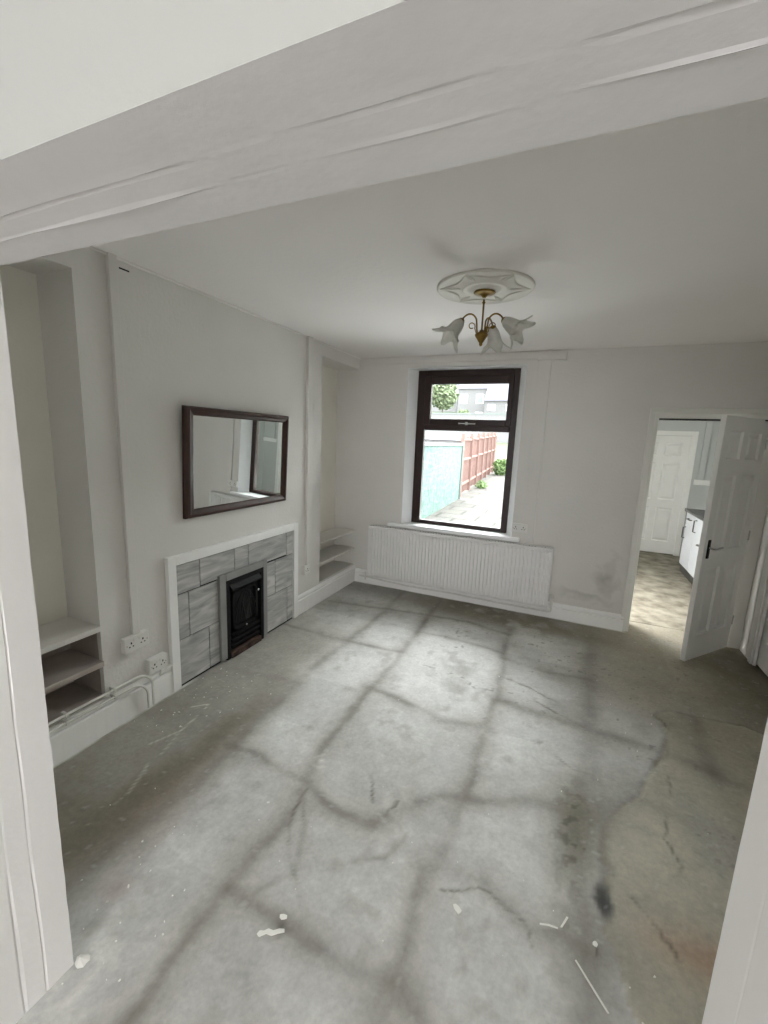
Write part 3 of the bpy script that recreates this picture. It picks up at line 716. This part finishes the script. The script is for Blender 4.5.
# ------------------------------------------------------------------ fireplace
t = thing('fireplace_surround', 'flush fireplace surround of grey marble-effect tiles in a white frame', 'fireplace', (0, -1.878, 0))
oy = 1.878
def fy(a): return a+oy
m = MB(); m.box(0, 0.032, fy(-2.567), fy(-2.507), 0, 0.908); m.box(0, 0.032, fy(-1.253), fy(-1.19), 0, 0.908); m.box(0, 0.032, fy(-2.507), fy(-1.253), 0.845, 0.908)
m.build('border_frame', M_gloss, t, bevel=0.003)
m = MB(); m.box(0.0, 0.012, fy(-2.507), fy(-2.13), 0, 0.845); m.box(0.0, 0.012, fy(-1.67), fy(-1.253), 0, 0.845); m.box(0.0, 0.012, fy(-2.13), fy(-1.67), 0.645, 0.845)
m.build('grout_bed', M_grout, t)
g = 0.0035
tiles = [(-2.503,-2.252,.015,.332),(-2.252,-2.14,.015,.332),(-1.67,-1.347,.015,.332),(-1.347,-1.257,.015,.332),
         (-2.503,-2.415,.332,.645),(-2.415,-2.14,.332,.645),(-1.67,-1.514,.332,.63),(-1.514,-1.257,.332,.63),
         (-2.503,-2.315,.645,.842),(-2.315,-1.99,.65,.842),(-1.99,-1.84,.65,.842),(-1.84,-1.358,.64,.842),(-1.358,-1.257,.63,.842)]
m = MB()
for (a, b, c, d) in tiles: m.box(0.011, 0.022, fy(a)+g, fy(b)-g, c+g, d-g)
m.build('tiles', M_tile, t, bevel=0.002)
t2 = thing('fireplace_insert', 'black cast iron fire insert with arched tracery door in grey tiled fireplace', 'fireplace', (0.0, -1.90, 0.0))
oy = 1.90
m = MB(); m.box(0.012, 0.045, fy(-2.162), fy(-2.104), 0.02, 0.675); m.box(0.012, 0.045, fy(-1.69), fy(-1.645), 0.02, 0.675); m.box(0.012, 0.045, fy(-2.10), fy(-1.69), 0.622, 0.675)
m.build('surround_edge', M_edge, t2, bevel=0.003)
m = MB(); m.box(0.002, 0.012, fy(-2.10), fy(-1.69), 0.02, 0.622)
m.box(0.012, 0.042, fy(-2.103), fy(-2.065), 0.0, 0.622); m.box(0.012, 0.042, fy(-1.725), fy(-1.69), 0.0, 0.622); m.box(0.012, 0.042, fy(-2.065), fy(-1.725), 0.585, 0.622)
m.build('casing', M_black, t2, bevel=0.002)
# hood bar
m = MB(); m.prism([(0.012, 0.525), (0.06, 0.535), (0.064, 0.55), (0.03, 0.582), (0.012, 0.582)], 'y', fy(-2.06), fy(-1.73))
# prism for axis y uses (x,z)
m.build('hood', M_black, t2, bevel=0.002)
# door with tracery
m = MB(); dy0, dy1, dz0, dz1 = fy(-2.03), fy(-1.755), 0.20, 0.515
m.box(0.014, 0.034, dy0, dy0+0.022, dz0, dz1); m.box(0.014, 0.034, dy1-0.022, dy1, dz0, dz1); m.box(0.014, 0.034, dy0, dy1, dz1-0.02, dz1); m.box(0.014, 0.034, dy0, dy1, dz0, dz0+0.03)
dc = (dy0+dy1)/2; hw = (dy1-dy0)/2-0.02
def arch(cy, r_w, zb, zt, rr=0.006):
    pts = []
    for k in range(13):
        s = k/12; a = PI*s
        # pointed gothic arch
        yy = -r_w*math.cos(a); zz = (1-abs(math.cos(a))**1.7)
        pts.append((0.030, cy+yy, zb+(zt-zb)*zz))
    m.tube(pts, rr, 6)
arch(dc, hw*0.5, dz0+0.04, dz1-0.03); arch(dc-hw*0.5, hw*0.5, dz0+0.04, dz1-0.09); arch(dc+hw*0.5, hw*0.5, dz0+0.04, dz1-0.09); arch(dc, hw, dz0+0.14, dz1-0.012)
m.build('door', M_black, t2)
MB().box(0.012, 0.016, dy0+0.02, dy1-0.02, dz0+0.02, dz1-0.02).build('door_glass', mat('sooty_glass', srgb(40, 41, 43), 0.15), t2)
m = MB()
for k in range(3): m.box(0.014, 0.04, fy(-2.05), fy(-1.74), 0.075+k*0.045, 0.095+k*0.045)
m.build('ash_grate', M_black, t2, bevel=0.002)
for (yy, zz) in ((-1.765, 0.455), (-1.905, 0.215)):
    m = MB(); m.lathe([(0.0001, 0.058), (0.008, 0.056), (0.011, 0.050), (0.008, 0.043), (0.004, 0.040), (0.004, 0.03)], (0, fy(yy), zz), 12, 'x'); m.build('knob', M_chrome, t2)
m = MB()
for k in range(26):
    a = random.uniform(fy(-2.05), fy(-1.74)); s = random.uniform(0.012, 0.024); x = random.uniform(0.03, 0.06); z = random.uniform(0.0, 0.03)
    m.add([(x+s*random.uniform(-1,1)*.6, a+s*random.uniform(-1,1), max(0.001, z+s*random.uniform(0,1.4))) for _ in range(6)], [(0,1,2),(0,2,3),(0,3,4),(0,4,5),(1,2,5),(2,3,5),(3,4,1),(4,5,1)])
m.box(0.012, 0.05, fy(-2.06), fy(-1.73), 0.0, 0.045)
m.build('rubble_base', M_rust, t2)

# ------------------------------------------------------------------ sockets
def socket(name, label, w, h, t, loc, rz, holes, grp='white wall sockets'):
    o = thing(name, label, 'socket', loc, rz, grp)
    MB().box(0, t-0.006, -w/2, w/2, -h/2, h/2).build('back_box', M_plastic, o, bevel=0.003)
    MB().box(t-0.006, t, -w/2-0.001, w/2+0.001, -h/2-0.001, h/2+0.001).build('faceplate', M_plastic, o, bevel=0.003)
    for c in holes:
        hm = MB(); hm.box(t, t+0.0006, c-0.004, c+0.004, 0.002, 0.014); hm.box(t, t+0.0006, c-0.015, c-0.007, -0.016, -0.009); hm.box(t, t+0.0006, c+0.007, c+0.015, -0.016, -0.009)
        hm.build('pin_holes', M_dark, o)
    for c in (holes if holes else (0,)):
        q = c*0.45 if len(holes) > 1 else (0.024 if holes else 0)
        sw = MB(); sw.box(t, t+0.004, q-0.006, q+0.006, 0.014, 0.03)
        sw.build('switch', M_plastic, o, bevel=0.001)
    for c in (-w/2+0.012, w/2-0.012):
        sc = MB(); sc.lathe([(0.0001, t+0.001), (0.003, t+0.001), (0.003, t-0.001)], (0, c, -0.002), 10, 'x')
        sc.build('screw', M_brass, o)
    return o
socket('double_socket', 'white double socket at the foot of the vertical trunking, left of the fireplace', 0.15, 0.09, 0.036, (0, -2.80, 0.462), 0, (-0.036, 0.036))
socket('double_socket', 'white double socket just above the skirting beside the white fireplace frame', 0.12, 0.09, 0.040, (0, -2.672, 0.262), 0, (-0.028, 0.028))
socket('single_socket', 'small white socket under the trunking between the fireplace and the corner alcove', 0.085, 0.086, 0.030, (0, -1.035, 0.418), 0, (0.0,))
socket('double_socket', 'white double socket at the lower corner of the window beside the sill', 0.145, 0.085, 0.028, (1.853-0.01, 0, 0.868), -PI/2, (-0.036, 0.036))

# ------------------------------------------------------------------ pipes & cables along the skirting
def pipe(label, z, x, yend):
    o = thing('heating_pipe', label, 'pipe', (0, -3.3, 0), 0, 'white painted pipes above the left skirting')
    pts = [(x, -3.72+3.3, z+0.0), (x, -3.2+3.3, z+0.002), (x, yend-0.10+3.3, z)]
    for k in range(1, 9):
        a = PI/2*k/8; pts.append((x+0.012*math.sin(a), yend-0.10+3.3+0.09*math.sin(a), z-0.09*(1-math.cos(a))))
    pts.append((x+0.012, yend-0.01+3.3, 0.02))
    m = MB(); m.tube(pts, 0.0075, 10); m.build('pipe_run', M_cable, o)
    for yy in (-3.45, -3.2, -2.95):
        MB().box(0.0, x+0.010, yy-0.008+3.3, yy+0.008+3.3, z-0.011, z+0.011).build('pipe_clip', M_cable, o, bevel=0.003)
    return o
pipe('upper white painted pipe running above the skirting and bending down near the fireplace', 0.243, 0.034, -2.715)
pipe('lower white painted pipe running above the skirting, directly under its twin', 0.200, 0.036, -2.75)
m = MB(); m.tube([(0.035, -2.655, 0.215), (0.038, -2.665, 0.185), (0.03, -2.62, 0.192), (0.028, -2.58, 0.196), (0.024, -2.569, 0.198)], 0.008, 8)
tag(m.build('power_cable', M_cable), 'short white cable curving from the lower socket towards the fireplace frame', 'cable')

# ------------------------------------------------------------------ radiator
t = thing('radiator', 'long white ribbed panel radiator under the window', 'radiator', (1.19, -0.06, 0.10))
x0, x1, hh = -0.975, 0.985, 0.612
n = 51; pit = (x1-x0-0.05)/n; m = MB(); top = []; pr = []
xx = x0+0.025
pr.append((x0, -0.028)); pr.append((x0+0.02, -0.030))
for k in range(n):
    s = xx+k*pit; pr += [(s+pit*0.14, -0.026), (s+pit*0.28, -0.042), (s+pit*0.72, -0.042), (s+pit*0.86, -0.026)]
pr += [(x1-0.02, -0.030), (x1, -0.028)]
K = len(pr)
lv = [(0.012, 0.012), (0.03, 0.0), (0.045, 0.0), (hh-0.045, 0.0), (hh-0.03, 0.0), (hh-0.012, 0.012)]
rows = []
for i, (z, rec) in enumerate(lv):
    flat = i in (0, 1, 4, 5)
    rows.append([(x, (-0.030 if flat else y)+rec, z) for x, y in pr])
v = [p for r in rows for p in r]
m.add(v, [(i*K+k, i*K+k+1, (i+1)*K+k+1, (i+1)*K+k) for i in range(len(lv)-1) for k in range(K-1)], False)
m.box(x0, x1, -0.018, -0.006, 0.012, hh-0.012)
m.build('front_panel', M_rad, t, recalc=False)
m = MB(); m.box(x0+0.01, x1-0.01, 0.022, 0.036, 0.012, hh-0.012); m.build('rear_panel', M_rad, t)
for q in (x0-0.002, x1-0.004): MB().box(q, q+0.006, -0.028, 0.038, 0.005, hh-0.006).build('side_cover', M_rad, t, bevel=0.002)
m = MB(); m.box(x0, x1, -0.030, -0.022, hh-0.014, hh); m.box(x0, x1, 0.030, 0.038, hh-0.014, hh)
for k in range(66): m.box(x0+0.01+k*(x1-x0-0.025)/65, x0+0.018+k*(x1-x0-0.025)/65, -0.024, 0.032, hh-0.006, hh-0.001)
m.build('top_grille', M_rad, t)
m = MB(); m.tube([(x1+0.004, 0.0, 0.055), (x1+0.05, 0.0, 0.055)], 0.011, 10); m.tube([(x1+0.035, 0, 0.02), (x1+0.035, 0, 0.105)], 0.015, 12); m.lathe([(0.0001, 0.145), (0.016, 0.143), (0.019, 0.13), (0.019, 0.105), (0.0001, 0.105)], (x1+0.035, 0, 0), 14)
m.build('valve', M_plastic, t)
m = MB(); m.tube([(x0-0.035, 0.0, -0.04), (x0-0.035, 0.0, 0.055), (x0+0.0, 0.0, 0.055)], 0.010, 10); m.build('lockshield_valve', M_plastic, t)
for q in (-0.7, 0.66): MB().box(q, q+0.04, 0.036, 0.059, 0.05, 0.5).build('wall_bracket', M_rad, t)
o = thing('radiator_pipe', 'white painted pipe running along the floor edge under the radiator', 'pipe', (1.19, -0.05, 0.05))
m = MB(); m.tube([(-1.10, 0.015, 0.035), (-0.5, 0.01, 0.012), (0.0, 0.01, 0.020), (0.5, 0.012, 0.012), (0.9, 0.0, 0.018), (0.99, -0.01, 0.02), (1.02, -0.01, 0.03), (1.025, -0.01, 0.068)], 0.009, 10); m.build('pipe_run', M_cable, o)

# ------------------------------------------------------------------ ceiling rose and chandelier
CX, CY = 1.695, -1.785
t = thing('ceiling_rose', 'round moulded plaster ceiling rose with leaf swags around the light', 'ceiling rose', (CX, CY, H))
M_rose = mat('rose_plaster', srgb(220, 218, 211), 0.6, bump=0.1)
m = MB(); R0 = 0.268
m.lathe([(R0, 0.0), (R0+0.002, -0.006), (R0-0.004, -0.013), (R0-0.012, -0.012), (R0-0.018, -0.007), (0.13, -0.007), (0.125, -0.015), (0.115, -0.017), (0.105, -0.012), (0.085, -0.012), (0.08, -0.02), (0.06, -0.024), (0.0001, -0.024)], (0,0,0), 64)
m.build('rose_disc', M_rose, t)
m = MB()
for k in range(6):
    a0 = 2*PI*k/6+0.3
    pts = []
    for q in range(11):
        s = q/10; a = a0+s*2*PI/6; r = R0-0.03-0.062*math.sin(PI*s)
        pts.append((r*math.cos(a), r*math.sin(a), -0.009))
    m.tube(pts, [0.003+0.004*math.sin(PI*q/10) for q in range(11)], 6)
    # leaf at each swag node
    for s in (-1, 1):
        pts = [((0.135+0.02*q)*math.cos(a0+s*0.02*q*(6-q)/4), (0.135+0.02*q)*math.sin(a0+s*0.02*q*(6-q)/4), -0.009) for q in range(7)]
        m.tube(pts, [0.002, 0.005, 0.006, 0.006, 0.005, 0.004, 0.001], 6)
m.build('leaf_swags', M_rose, t)

t = thing('chandelier', 'brass three-arm ceiling light with frosted glass tulip shades', 'ceiling light', (CX, CY, H-0.024))
ZB = -0.232   # body centre below ceiling
m = MB(); m.lathe([(0.0001, 0.0), (0.058, 0.0), (0.062, -0.004), (0.058, -0.008), (0.045, -0.010), (0.035, -0.014), (0.018, -0.018), (0.010, -0.030), (0.0001, -0.030)], (0,0,0), 28); m.build('canopy', M_brass, t)
m = MB(); m.tube([(0,0,-0.04), (0,0,ZB+0.03)], 0.0055, 10); m.lathe([(0.006, -0.05), (0.011, -0.056), (0.006, -0.062)], (0,0,0), 14); m.build('rod', M_brass, t)
m = MB(); m.lathe([(0.0001, 0.030), (0.012, 0.028), (0.015, 0.018), (0.030, 0.012), (0.038, 0.004), (0.036, -0.004), (0.024, -0.020), (0.014, -0.036), (0.008, -0.044), (0.010, -0.050), (0.005, -0.058), (0.0001, -0.06)], (0,0,ZB), 24); m.build('body', M_brass, t)
yaw = math.radians(23.36)
def shade_mesh(seed):
    rnd = random.Random(seed); n = 48
    prof = [(0.0, 0.014), (0.004, 0.020), (0.020, 0.029), (0.040, 0.034), (0.060, 0.035), (0.078, 0.037), (0.094, 0.044), (0.108, 0.056), (0.118, 0.071)]
    v = []; m = MB(); ph = rnd.uniform(0, 6)
    for i, (h, r) in enumerate(prof):
        s = i/(len(prof)-1); amp = s**2.6
        for k in range(n):
            a = 2*PI*k/n; lobe = math.cos(5*a+ph)
            rr = r*(1+0.10*amp*lobe + 0.03*s*math.cos(10*a+ph)); hh = h + amp*0.022*max(0, lobe)*1.0 - amp*0.016*max(0, -lobe)
            rr += amp*0.026*max(0, lobe)**1.3
            v.append((rr*math.cos(a), rr*math.sin(a), hh))
    f = []
    for i in range(len(prof)-1):
        for k in range(n): f.append((i*n+k, i*n+(k+1) % n, (i+1)*n+(k+1) % n, (i+1)*n+k))
    m.add(v, f, True); return m
for idx, (deg, tilt) in enumerate(((190, 38), (-32, 55), (48, 20))):
    a = yaw+math.radians(deg); dx, dy = math.cos(a), math.sin(a)
    pts = []
    ctrl = [(0.022, ZB+0.005), (0.030, ZB+0.03), (0.033, ZB+0.062), (0.039, ZB+0.088), (0.058, ZB+0.106), (0.082, ZB+0.108), (0.106, ZB+0.094), (0.124, ZB+0.070)]
    for q in range(len(ctrl)-1):
        for s in range(4):
            p0 = ctrl[max(0, q-1)]; p1 = ctrl[q]; p2 = ctrl[q+1]; p3 = ctrl[min(len(ctrl)-1, q+2)]; u = s/4
            cr = lambda A, B, Cc, Dd: 0.5*((2*B)+(-A+Cc)*u+(2*A-5*B+4*Cc-Dd)*u*u+(-A+3*B-3*Cc+Dd)*u**3)
            pts.append((cr(p0[0], p1[0], p2[0], p3[0]), cr(p0[1], p1[1], p2[1], p3[1])))
    pts.append(ctrl[-1])
    m = MB(); m.tube([(r*dx, r*dy, z) for r, z in pts], 0.0048, 10); arm = m.build('arm', M_brass, t)
    # scroll under the arm
    sc = []
    for q in range(20):
        th = q/19*2.0*PI*0.95; rr = 0.021*(1-q/19*0.45)
        sc.append((0.062+rr*math.cos(PI*1.15-th)*1.0, ZB+0.045+rr*math.sin(PI*1.15-th)))
    sc = [(0.030, ZB+0.002), (0.036, ZB+0.018)] + sc
    m = MB(); m.tube([(r*dx, r*dy, z) for r, z in sc], 0.0028, 8); m.build('scroll', M_brass, t)
    # lamp holder and shade
    ex, ez = ctrl[-1]; tl = math.radians(tilt)
    axis = Vector((dx*math.sin(tl), dy*math.sin(tl), -math.cos(tl)))
    q = Vector((0,0,1)).rotation_difference(axis)
    mw = Matrix.Translation(Vector((ex*dx, ex*dy, ez))) @ q.to_matrix().to_4x4()
    m = MB(); m.lathe([(0.0001, -0.012), (0.012, -0.010), (0.020, 0.0), (0.022, 0.010), (0.018, 0.014)], (0,0,0), 18); h_ = m.build('lamp_holder', M_brass, t); h_.matrix_local = mw
    s_ = shade_mesh(idx+3).build('glass_shade', M_shade, t, recalc=False, thick=0.0025); s_.matrix_local = mw
    m = MB(); m.lathe([(0.0001, 0.02), (0.010, 0.022), (0.011, 0.04), (0.016, 0.055), (0.012, 0.07), (0.0001, 0.078)], (0,0,0), 14); b2 = m.build('bulb', mat('bulb_glass', srgb(235, 232, 222), 0.3), t); b2.matrix_local = mw

# ------------------------------------------------------------------ flakes of paint on the floor
def flake(x, y, pts, label):
    m = MB(); m.prism([(px, py) for px, py in pts], 'z', 0.0, 0.0025)
    o = m.build('paint_flake', M_flake); o.location = (x, y, 0.0035); tag(o, label, 'paint flake', 'paint flakes on the floor'); return o
def blob(r, n=9, el=1.0, seed=0, ang=0):
    rd = random.Random(seed); out = []
    for k in range(n):
        a = 2*PI*k/n; q = r*rd.uniform(0.65, 1.15); px, py = q*math.cos(a)*el, q*math.sin(a)
        out.append((px*math.cos(ang)-py*math.sin(ang), px*math.sin(ang)+py*math.cos(ang)))
    return out
flake(1.467, -3.395, [(-0.04,-0.022),(-0.028,-0.026),(-0.012,-0.008),(0.008,-0.006),(0.022,0.008),(0.042,0.022),(0.036,0.030),(0.020,0.024),(0.004,0.010),(-0.014,0.008),(-0.024,-0.004),(-0.038,-0.010)], 'largest white paint flake, on the stone flag left of the middle joint')
flake(1.475, -3.335, blob(0.011, 8, 1.2, 2), 'small white flake just beyond the largest one')
flake(2.03, -3.044, blob(0.014, 8, 1.5, 3, -.5), 'oval white paint flake beside the crack in the middle of the floor')
flake(2.49, -2.945, blob(0.010, 10, 1.0, 4), 'round white paint spot next to the edge of the skim patch')
flake(2.475, -3.08, [(-0.05, 0.052), (-0.046, 0.055), (0.0, 0.002), (0.045, -0.05), (0.040, -0.052), (-0.004, -0.002)], 'long thin white paint sliver near the right pier')
flake(2.34, -2.955, [(-0.03, -0.012), (0.0, -0.002), (0.03, 0.002), (0.03, 0.006), (0.0, 0.004), (-0.03, -0.006)], 'short white streak left of the round paint spot')
flake(2.39, -2.92, [(-0.012, -0.022), (-0.006, -0.022), (0.014, 0.022), (0.008, 0.024)], 'tiny white sliver crossing the short streak')
m = MB(); rd = random.Random(5)
for k in range(130):
    if k < 36: x, y = rd.uniform(0.06, 0.5), rd.uniform(-2.9, -2.2)
    elif k < 66: x, y = rd.uniform(0.7, 1.15), rd.uniform(-3.9, -3.2)
    else: x, y = rd.uniform(0.2, 3.2), rd.uniform(-3.4, -0.3)
    r = rd.choice([0.0015, 0.002, 0.0025, 0.004])
    if y < -3.68 and x < 0.98: continue
    pts = blob(r, 6, rd.uniform(1, 2.2), k, rd.uniform(0, 3)); m.prism([(x+a, y+b) for a, b in pts], 'z', 0.0, 0.008 if x > 2.5 and y < -1.2 else 0.0035)
tag(m.build('paint_crumbs', M_flake), 'scattered white paint crumbs over the stained stone floor', 'crumbs', kind='stuff')
m = MB(); m.add([(0.972+0.024*math.cos(a)*random.uniform(.7,1.1), -3.712+0.022*math.sin(a)*random.uniform(.7,1.1), 0.001) for a in [2*PI*k/12 for k in range(12)]] + [(0.964, -3.712, 0.009)], [(k, (k+1) % 12, 12) for k in range(12)])
tag(m.build('filler_lump', M_flake), 'white lump of filler at the foot of the left pier', 'filler')

# ------------------------------------------------------------------ outdoors
struct('ground_yard', MB().box(-12, 2.0, 0.25, 30, -0.2, 0.0), M_paving)
t = thing('garden_wall', 'teal painted roughcast garden wall with a pale coping outside the window', 'wall', (-0.55, 4.3, 0))
a0 = (-0.40, 0.27); a1 = (-0.72, 8.10)
m = MB(); m.prism([a0, a1, (a1[0]-0.25, a1[1]), (a0[0]-0.25, a0[1])], 'z', 0, 1.58); m.v = [(x+0.55, y-4.3, z) for x, y, z in m.v]; m.build('wall_body', M_teal, t)
m = MB(); m.prism([(a0[0]+0.03, a0[1]), (a1[0]+0.03, a1[1]+0.03), (a1[0]-0.28, a1[1]+0.03), (a0[0]-0.28, a0[1])], 'z', 1.58, 1.64); m.v = [(x+0.55, y-4.3, z) for x, y, z in m.v]; m.build('coping', M_coping, t)
m = MB(); m.box(-0.17-0.02, 0.04-0.17, 3.77, 3.83, 0, 1.70); m.build('end_post', M_coping, t)
# fence panels
fa = Vector((-0.86, 8.6)); fb = Vector((-2.12, 23.0)); L = (fb-fa).length; fd = (fb-fa)/L; NP = 7
labs = ['nearest red-brown board fence panel, beside the teal wall', 'second red-brown board fence panel from the teal wall', 'third red-brown fence panel from the teal wall', 'fourth red-brown fence panel along the yard', 'fifth red-brown fence panel along the yard', 'sixth red-brown fence panel, before the last', 'last red-brown fence panel at the far end of the yard']
rz = math.atan2(fd.y, fd.x)
for i in range(NP):
    p = fa+fd*(L*i/NP); w_ = L/NP; hgt = 1.86+0.06*i
    t = thing('fence_panel', labs[i], 'fence', (p.x, p.y, 0), rz, 'red-brown fence panels')
    m = MB(); nb_ = 13
    for k in range(nb_): m.box(0.051+k*(w_-0.104)/nb_, 0.051+(k+0.9)*(w_-0.104)/nb_, -0.0-0.012*(k % 2), 0.012-0.012*(k % 2), 0.05, hgt)
    m.build('boards', M_fence, t)
    for z in (0.35, 1.15+0.03*i, hgt-0.08): MB().box(0.051, w_-0.052, -0.055, -0.014, z-0.035, z+0.035).build('rail', M_rail, t)
    MB().box(-0.05, 0.05, -0.09, 0.03, 0, hgt+0.08).build('post', M_rail, t)
def leafy(name, label, cat, c, rad, n, mt, ls, trunk=0.0, grp=None, stretch=1.0):
    t = thing(name, label, cat, (c[0], c[1], 0), 0, grp); rd = random.Random(int(c[1]*10)); m = MB()
    for k in range(n):
        d = Vector((rd.gauss(0,1), rd.gauss(0,1), rd.gauss(0,1))).normalized()*rad*rd.uniform(0.45, 1.0); d.z *= stretch
        p = Vector((0,0,c[2]))+d; 
        if p.z < 0.02: p.z = 0.02+rd.random()*0.1
        u = Vector((rd.gauss(0,1), rd.gauss(0,1), rd.gauss(0,1))).normalized(); w_ = u.orthogonal().normalized(); q = ls*rd.uniform(0.6, 1.3)
        m.add([p-u*q, p+w_*q*0.45, p+u*q, p-w_*q*0.45], [(0,1,2,3)])
    m.build('foliage', mt, t, recalc=False)
    m = MB(); m.tube([(0,0,0), (0.02*rad, 0, c[2]*0.5), (0,0.02*rad,c[2]+rad*0.4)], [max(0.015, rad*0.07), max(0.012, rad*0.05), rad*0.015], 8); m.build('trunk', M_bark, t)
leafy('shrub', 'bright green shrub at the far end of the fence', 'shrub', (-1.12, 19.2, 0.42), 0.5, 900, M_leaf, 0.09)
leafy('shrub', 'low yellow-green plant at the foot of the fence', 'shrub', (-0.72, 11.6, 0.1), 0.22, 260, M_leaf, 0.05)
leafy('tree', 'pale green leafy tree on the hillside, seen through the fanlight', 'tree', (-12.6, 46.5, 7.2), 1.8, 1400, M_tree, 0.3)
leafy('tree', 'low bushy tree behind the teal wall', 'tree', (-9.2, 43.4, 4.3), 0.9, 900, M_tree, 0.25)
# hillside and buildings
m = MB(); m.add([(-80, 30, -0.2), (60, 30, -0.2), (60, 52, 3.6), (-80, 52, 3.6), (60, 130, 40), (-80, 130, 40)], [(0,1,2,3), (3,2,4,5)]); struct('ground_hillside', m, M_hill)
t = thing('retaining_wall', 'long pale retaining wall crossing the hillside beyond the yard', 'wall', (-7, 41.5, 0))
MB().box(-12, 12, 0, 0.4, 1.2, 4.6).build('wall_body', M_render, t); MB().box(-12, 12, -0.05, 0.45, 4.6, 4.75).build('coping', M_coping, t)
def house(x, y, zb, w_, hgt, label, roofh=1.6):
    t = thing('terraced_house', label, 'house', (x, y, zb), 0, 'pale houses on the hillside')
    MB().box(-w_/2, w_/2, 0, 6, 0, hgt).build('wall', M_render, t)
    m = MB(); m.prism([(-0.3, hgt), (6.3, hgt), (3, hgt+roofh)], 'x', -w_/2-0.1, w_/2+0.1); m.build('roof', M_roof, t)
    for sx in (-0.28, 0.28):
        for z in (hgt*0.12, hgt*0.6):
            f = MB().box(sx*w_-0.5, sx*w_+0.5, -0.05, 0.02, z, z+hgt*0.25).build('window', M_reveal, t)
            MB().box(sx*w_-0.4, sx*w_+0.4, -0.07, -0.045, z+0.1, z+hgt*0.25-0.1).build('pane', M_pane, f)
    MB().box(w_/2-0.5, w_/2, 2.4, 3.4, hgt+0.3, hgt+roofh+0.9).build('chimney', M_render, t)
house(-11.2, 56, 4.0, 4.0, 5.0, 'white gabled house on the hillside, seen through the left of the fanlight', 2.2)
house(-6.9, 54, 4.0, 4.2, 3.2, 'low house with a broad lavender slate roof, seen through the right of the fanlight', 3.0)
house(-2.5, 55, 4.0, 4.2, 3.4, 'house at the end of the hillside row, mostly hidden by the window frame', 2.8)
house(-15.8, 57, 4.2, 4.6, 4.2, 'leftmost pale house of the hillside row behind the leafy tree', 2.4)
t = thing('garden_shed', 'low grey shed behind the teal garden wall', 'shed', (-4.0, 15, 0))
MB().box(-2.2, 2.0, 0, 3, 0, 1.75).build('shed_wall', mat('grey_shed_boards', srgb(150, 150, 150), 0.8, var=0.35, vscale=5), t)
m = MB(); m.prism([(-0.2, 1.75), (3.2, 1.75), (1.5, 2.15)], 'x', -2.3, 2.1); m.build('shed_roof', M_roof, t)

# ------------------------------------------------------------------ lights
wd = bpy.data.worlds.new('World'); bpy.context.scene.world = wd; wd.use_nodes = True
bg = wd.node_tree.nodes['Background']; bg.inputs['Color'].default_value = (0.98, 0.98, 1.0, 1); bg.inputs['Strength'].default_value = 3.7
def area(name, loc, target, sx, sy, power, col=(1,1,1)):
    l = bpy.data.lights.new(name, 'AREA'); l.shape = 'RECTANGLE'; l.size = sx; l.size_y = sy; l.energy = power; l.color = col
    o = bpy.data.objects.new(name, l); C.objects.link(o); o.location = loc
    o.rotation_euler = (Vector(target)-Vector(loc)).to_track_quat('-Z', 'Y').to_euler(); return o
sl = bpy.data.lights.new('sun_through_cloud', 'SUN'); sl.energy = 12; sl.angle = math.radians(110); sl.color = (1.0, 0.985, 0.96)
so = bpy.data.objects.new('sun_through_cloud', sl); C.objects.link(so); so.rotation_euler = Vector((0.12, -1, -1.5)).to_track_quat('-Z', 'Y').to_euler()
area('window_fill_lamp', (1.7, 1.4, 3.2), (1.2, -0.6, 1.0), 1.6, 1.2, 40, (1.0, 0.98, 1.0))  # added lamp above the view, boosts the daylight entering the window
area('added_ceiling_fill', (1.2, 1.15, 0.25), (1.2, -1.2, 2.4), 1.3, 0.9, 24, (1.0, 0.99, 0.97))  # added lamp hidden below the sill to brighten the ceiling
area('front_room_daylight', (2.7, -7.5, 1.55), (1.5, -3, 1.3), 1.6, 1.45, 13, (1.0, 0.98, 0.98))
area('kitchen_daylight', (1.9, 1.25, 1.75), (3.6, 1.0, 0.0), 1.3, 1.2, 0.6, (0.95, 0.98, 1.0))

# ------------------------------------------------------------------ camera
cam = bpy.data.cameras.new('camera'); co = bpy.data.objects.new('camera', cam); C.objects.link(co)
Y_, P_, R_ = math.radians(23.36266), math.radians(9.80838), math.radians(2.30808)
f_ = Vector((-math.sin(Y_)*math.cos(P_), math.cos(Y_)*math.cos(P_), -math.sin(P_))); r0 = Vector((math.cos(Y_), math.sin(Y_), 0)); u0 = r0.cross(f_)
r_ = math.cos(R_)*r0 + math.sin(R_)*u0; u_ = -math.sin(R_)*r0 + math.cos(R_)*u0
mt = Matrix(((r_.x, u_.x, -f_.x, 2.23831), (r_.y, u_.y, -f_.y, -4.34717), (r_.z, u_.z, -f_.z, 1.68702), (0,0,0,1)))
co.matrix_world = mt
cam.sensor_fit = 'VERTICAL'; cam.sensor_height = 36.0; cam.sensor_width = 27.0; cam.lens = 36.0*423.0133/1024; cam.clip_start = 0.02; cam.clip_end = 400
sc = bpy.context.scene; sc.camera = co
sc.view_settings.view_transform = 'Standard'; sc.view_settings.look = 'None'; sc.view_settings.exposure = 1.34
sc.cycles.max_bounces = 12; sc.cycles.diffuse_bounces = 8; sc.cycles.transparent_max_bounces = 16
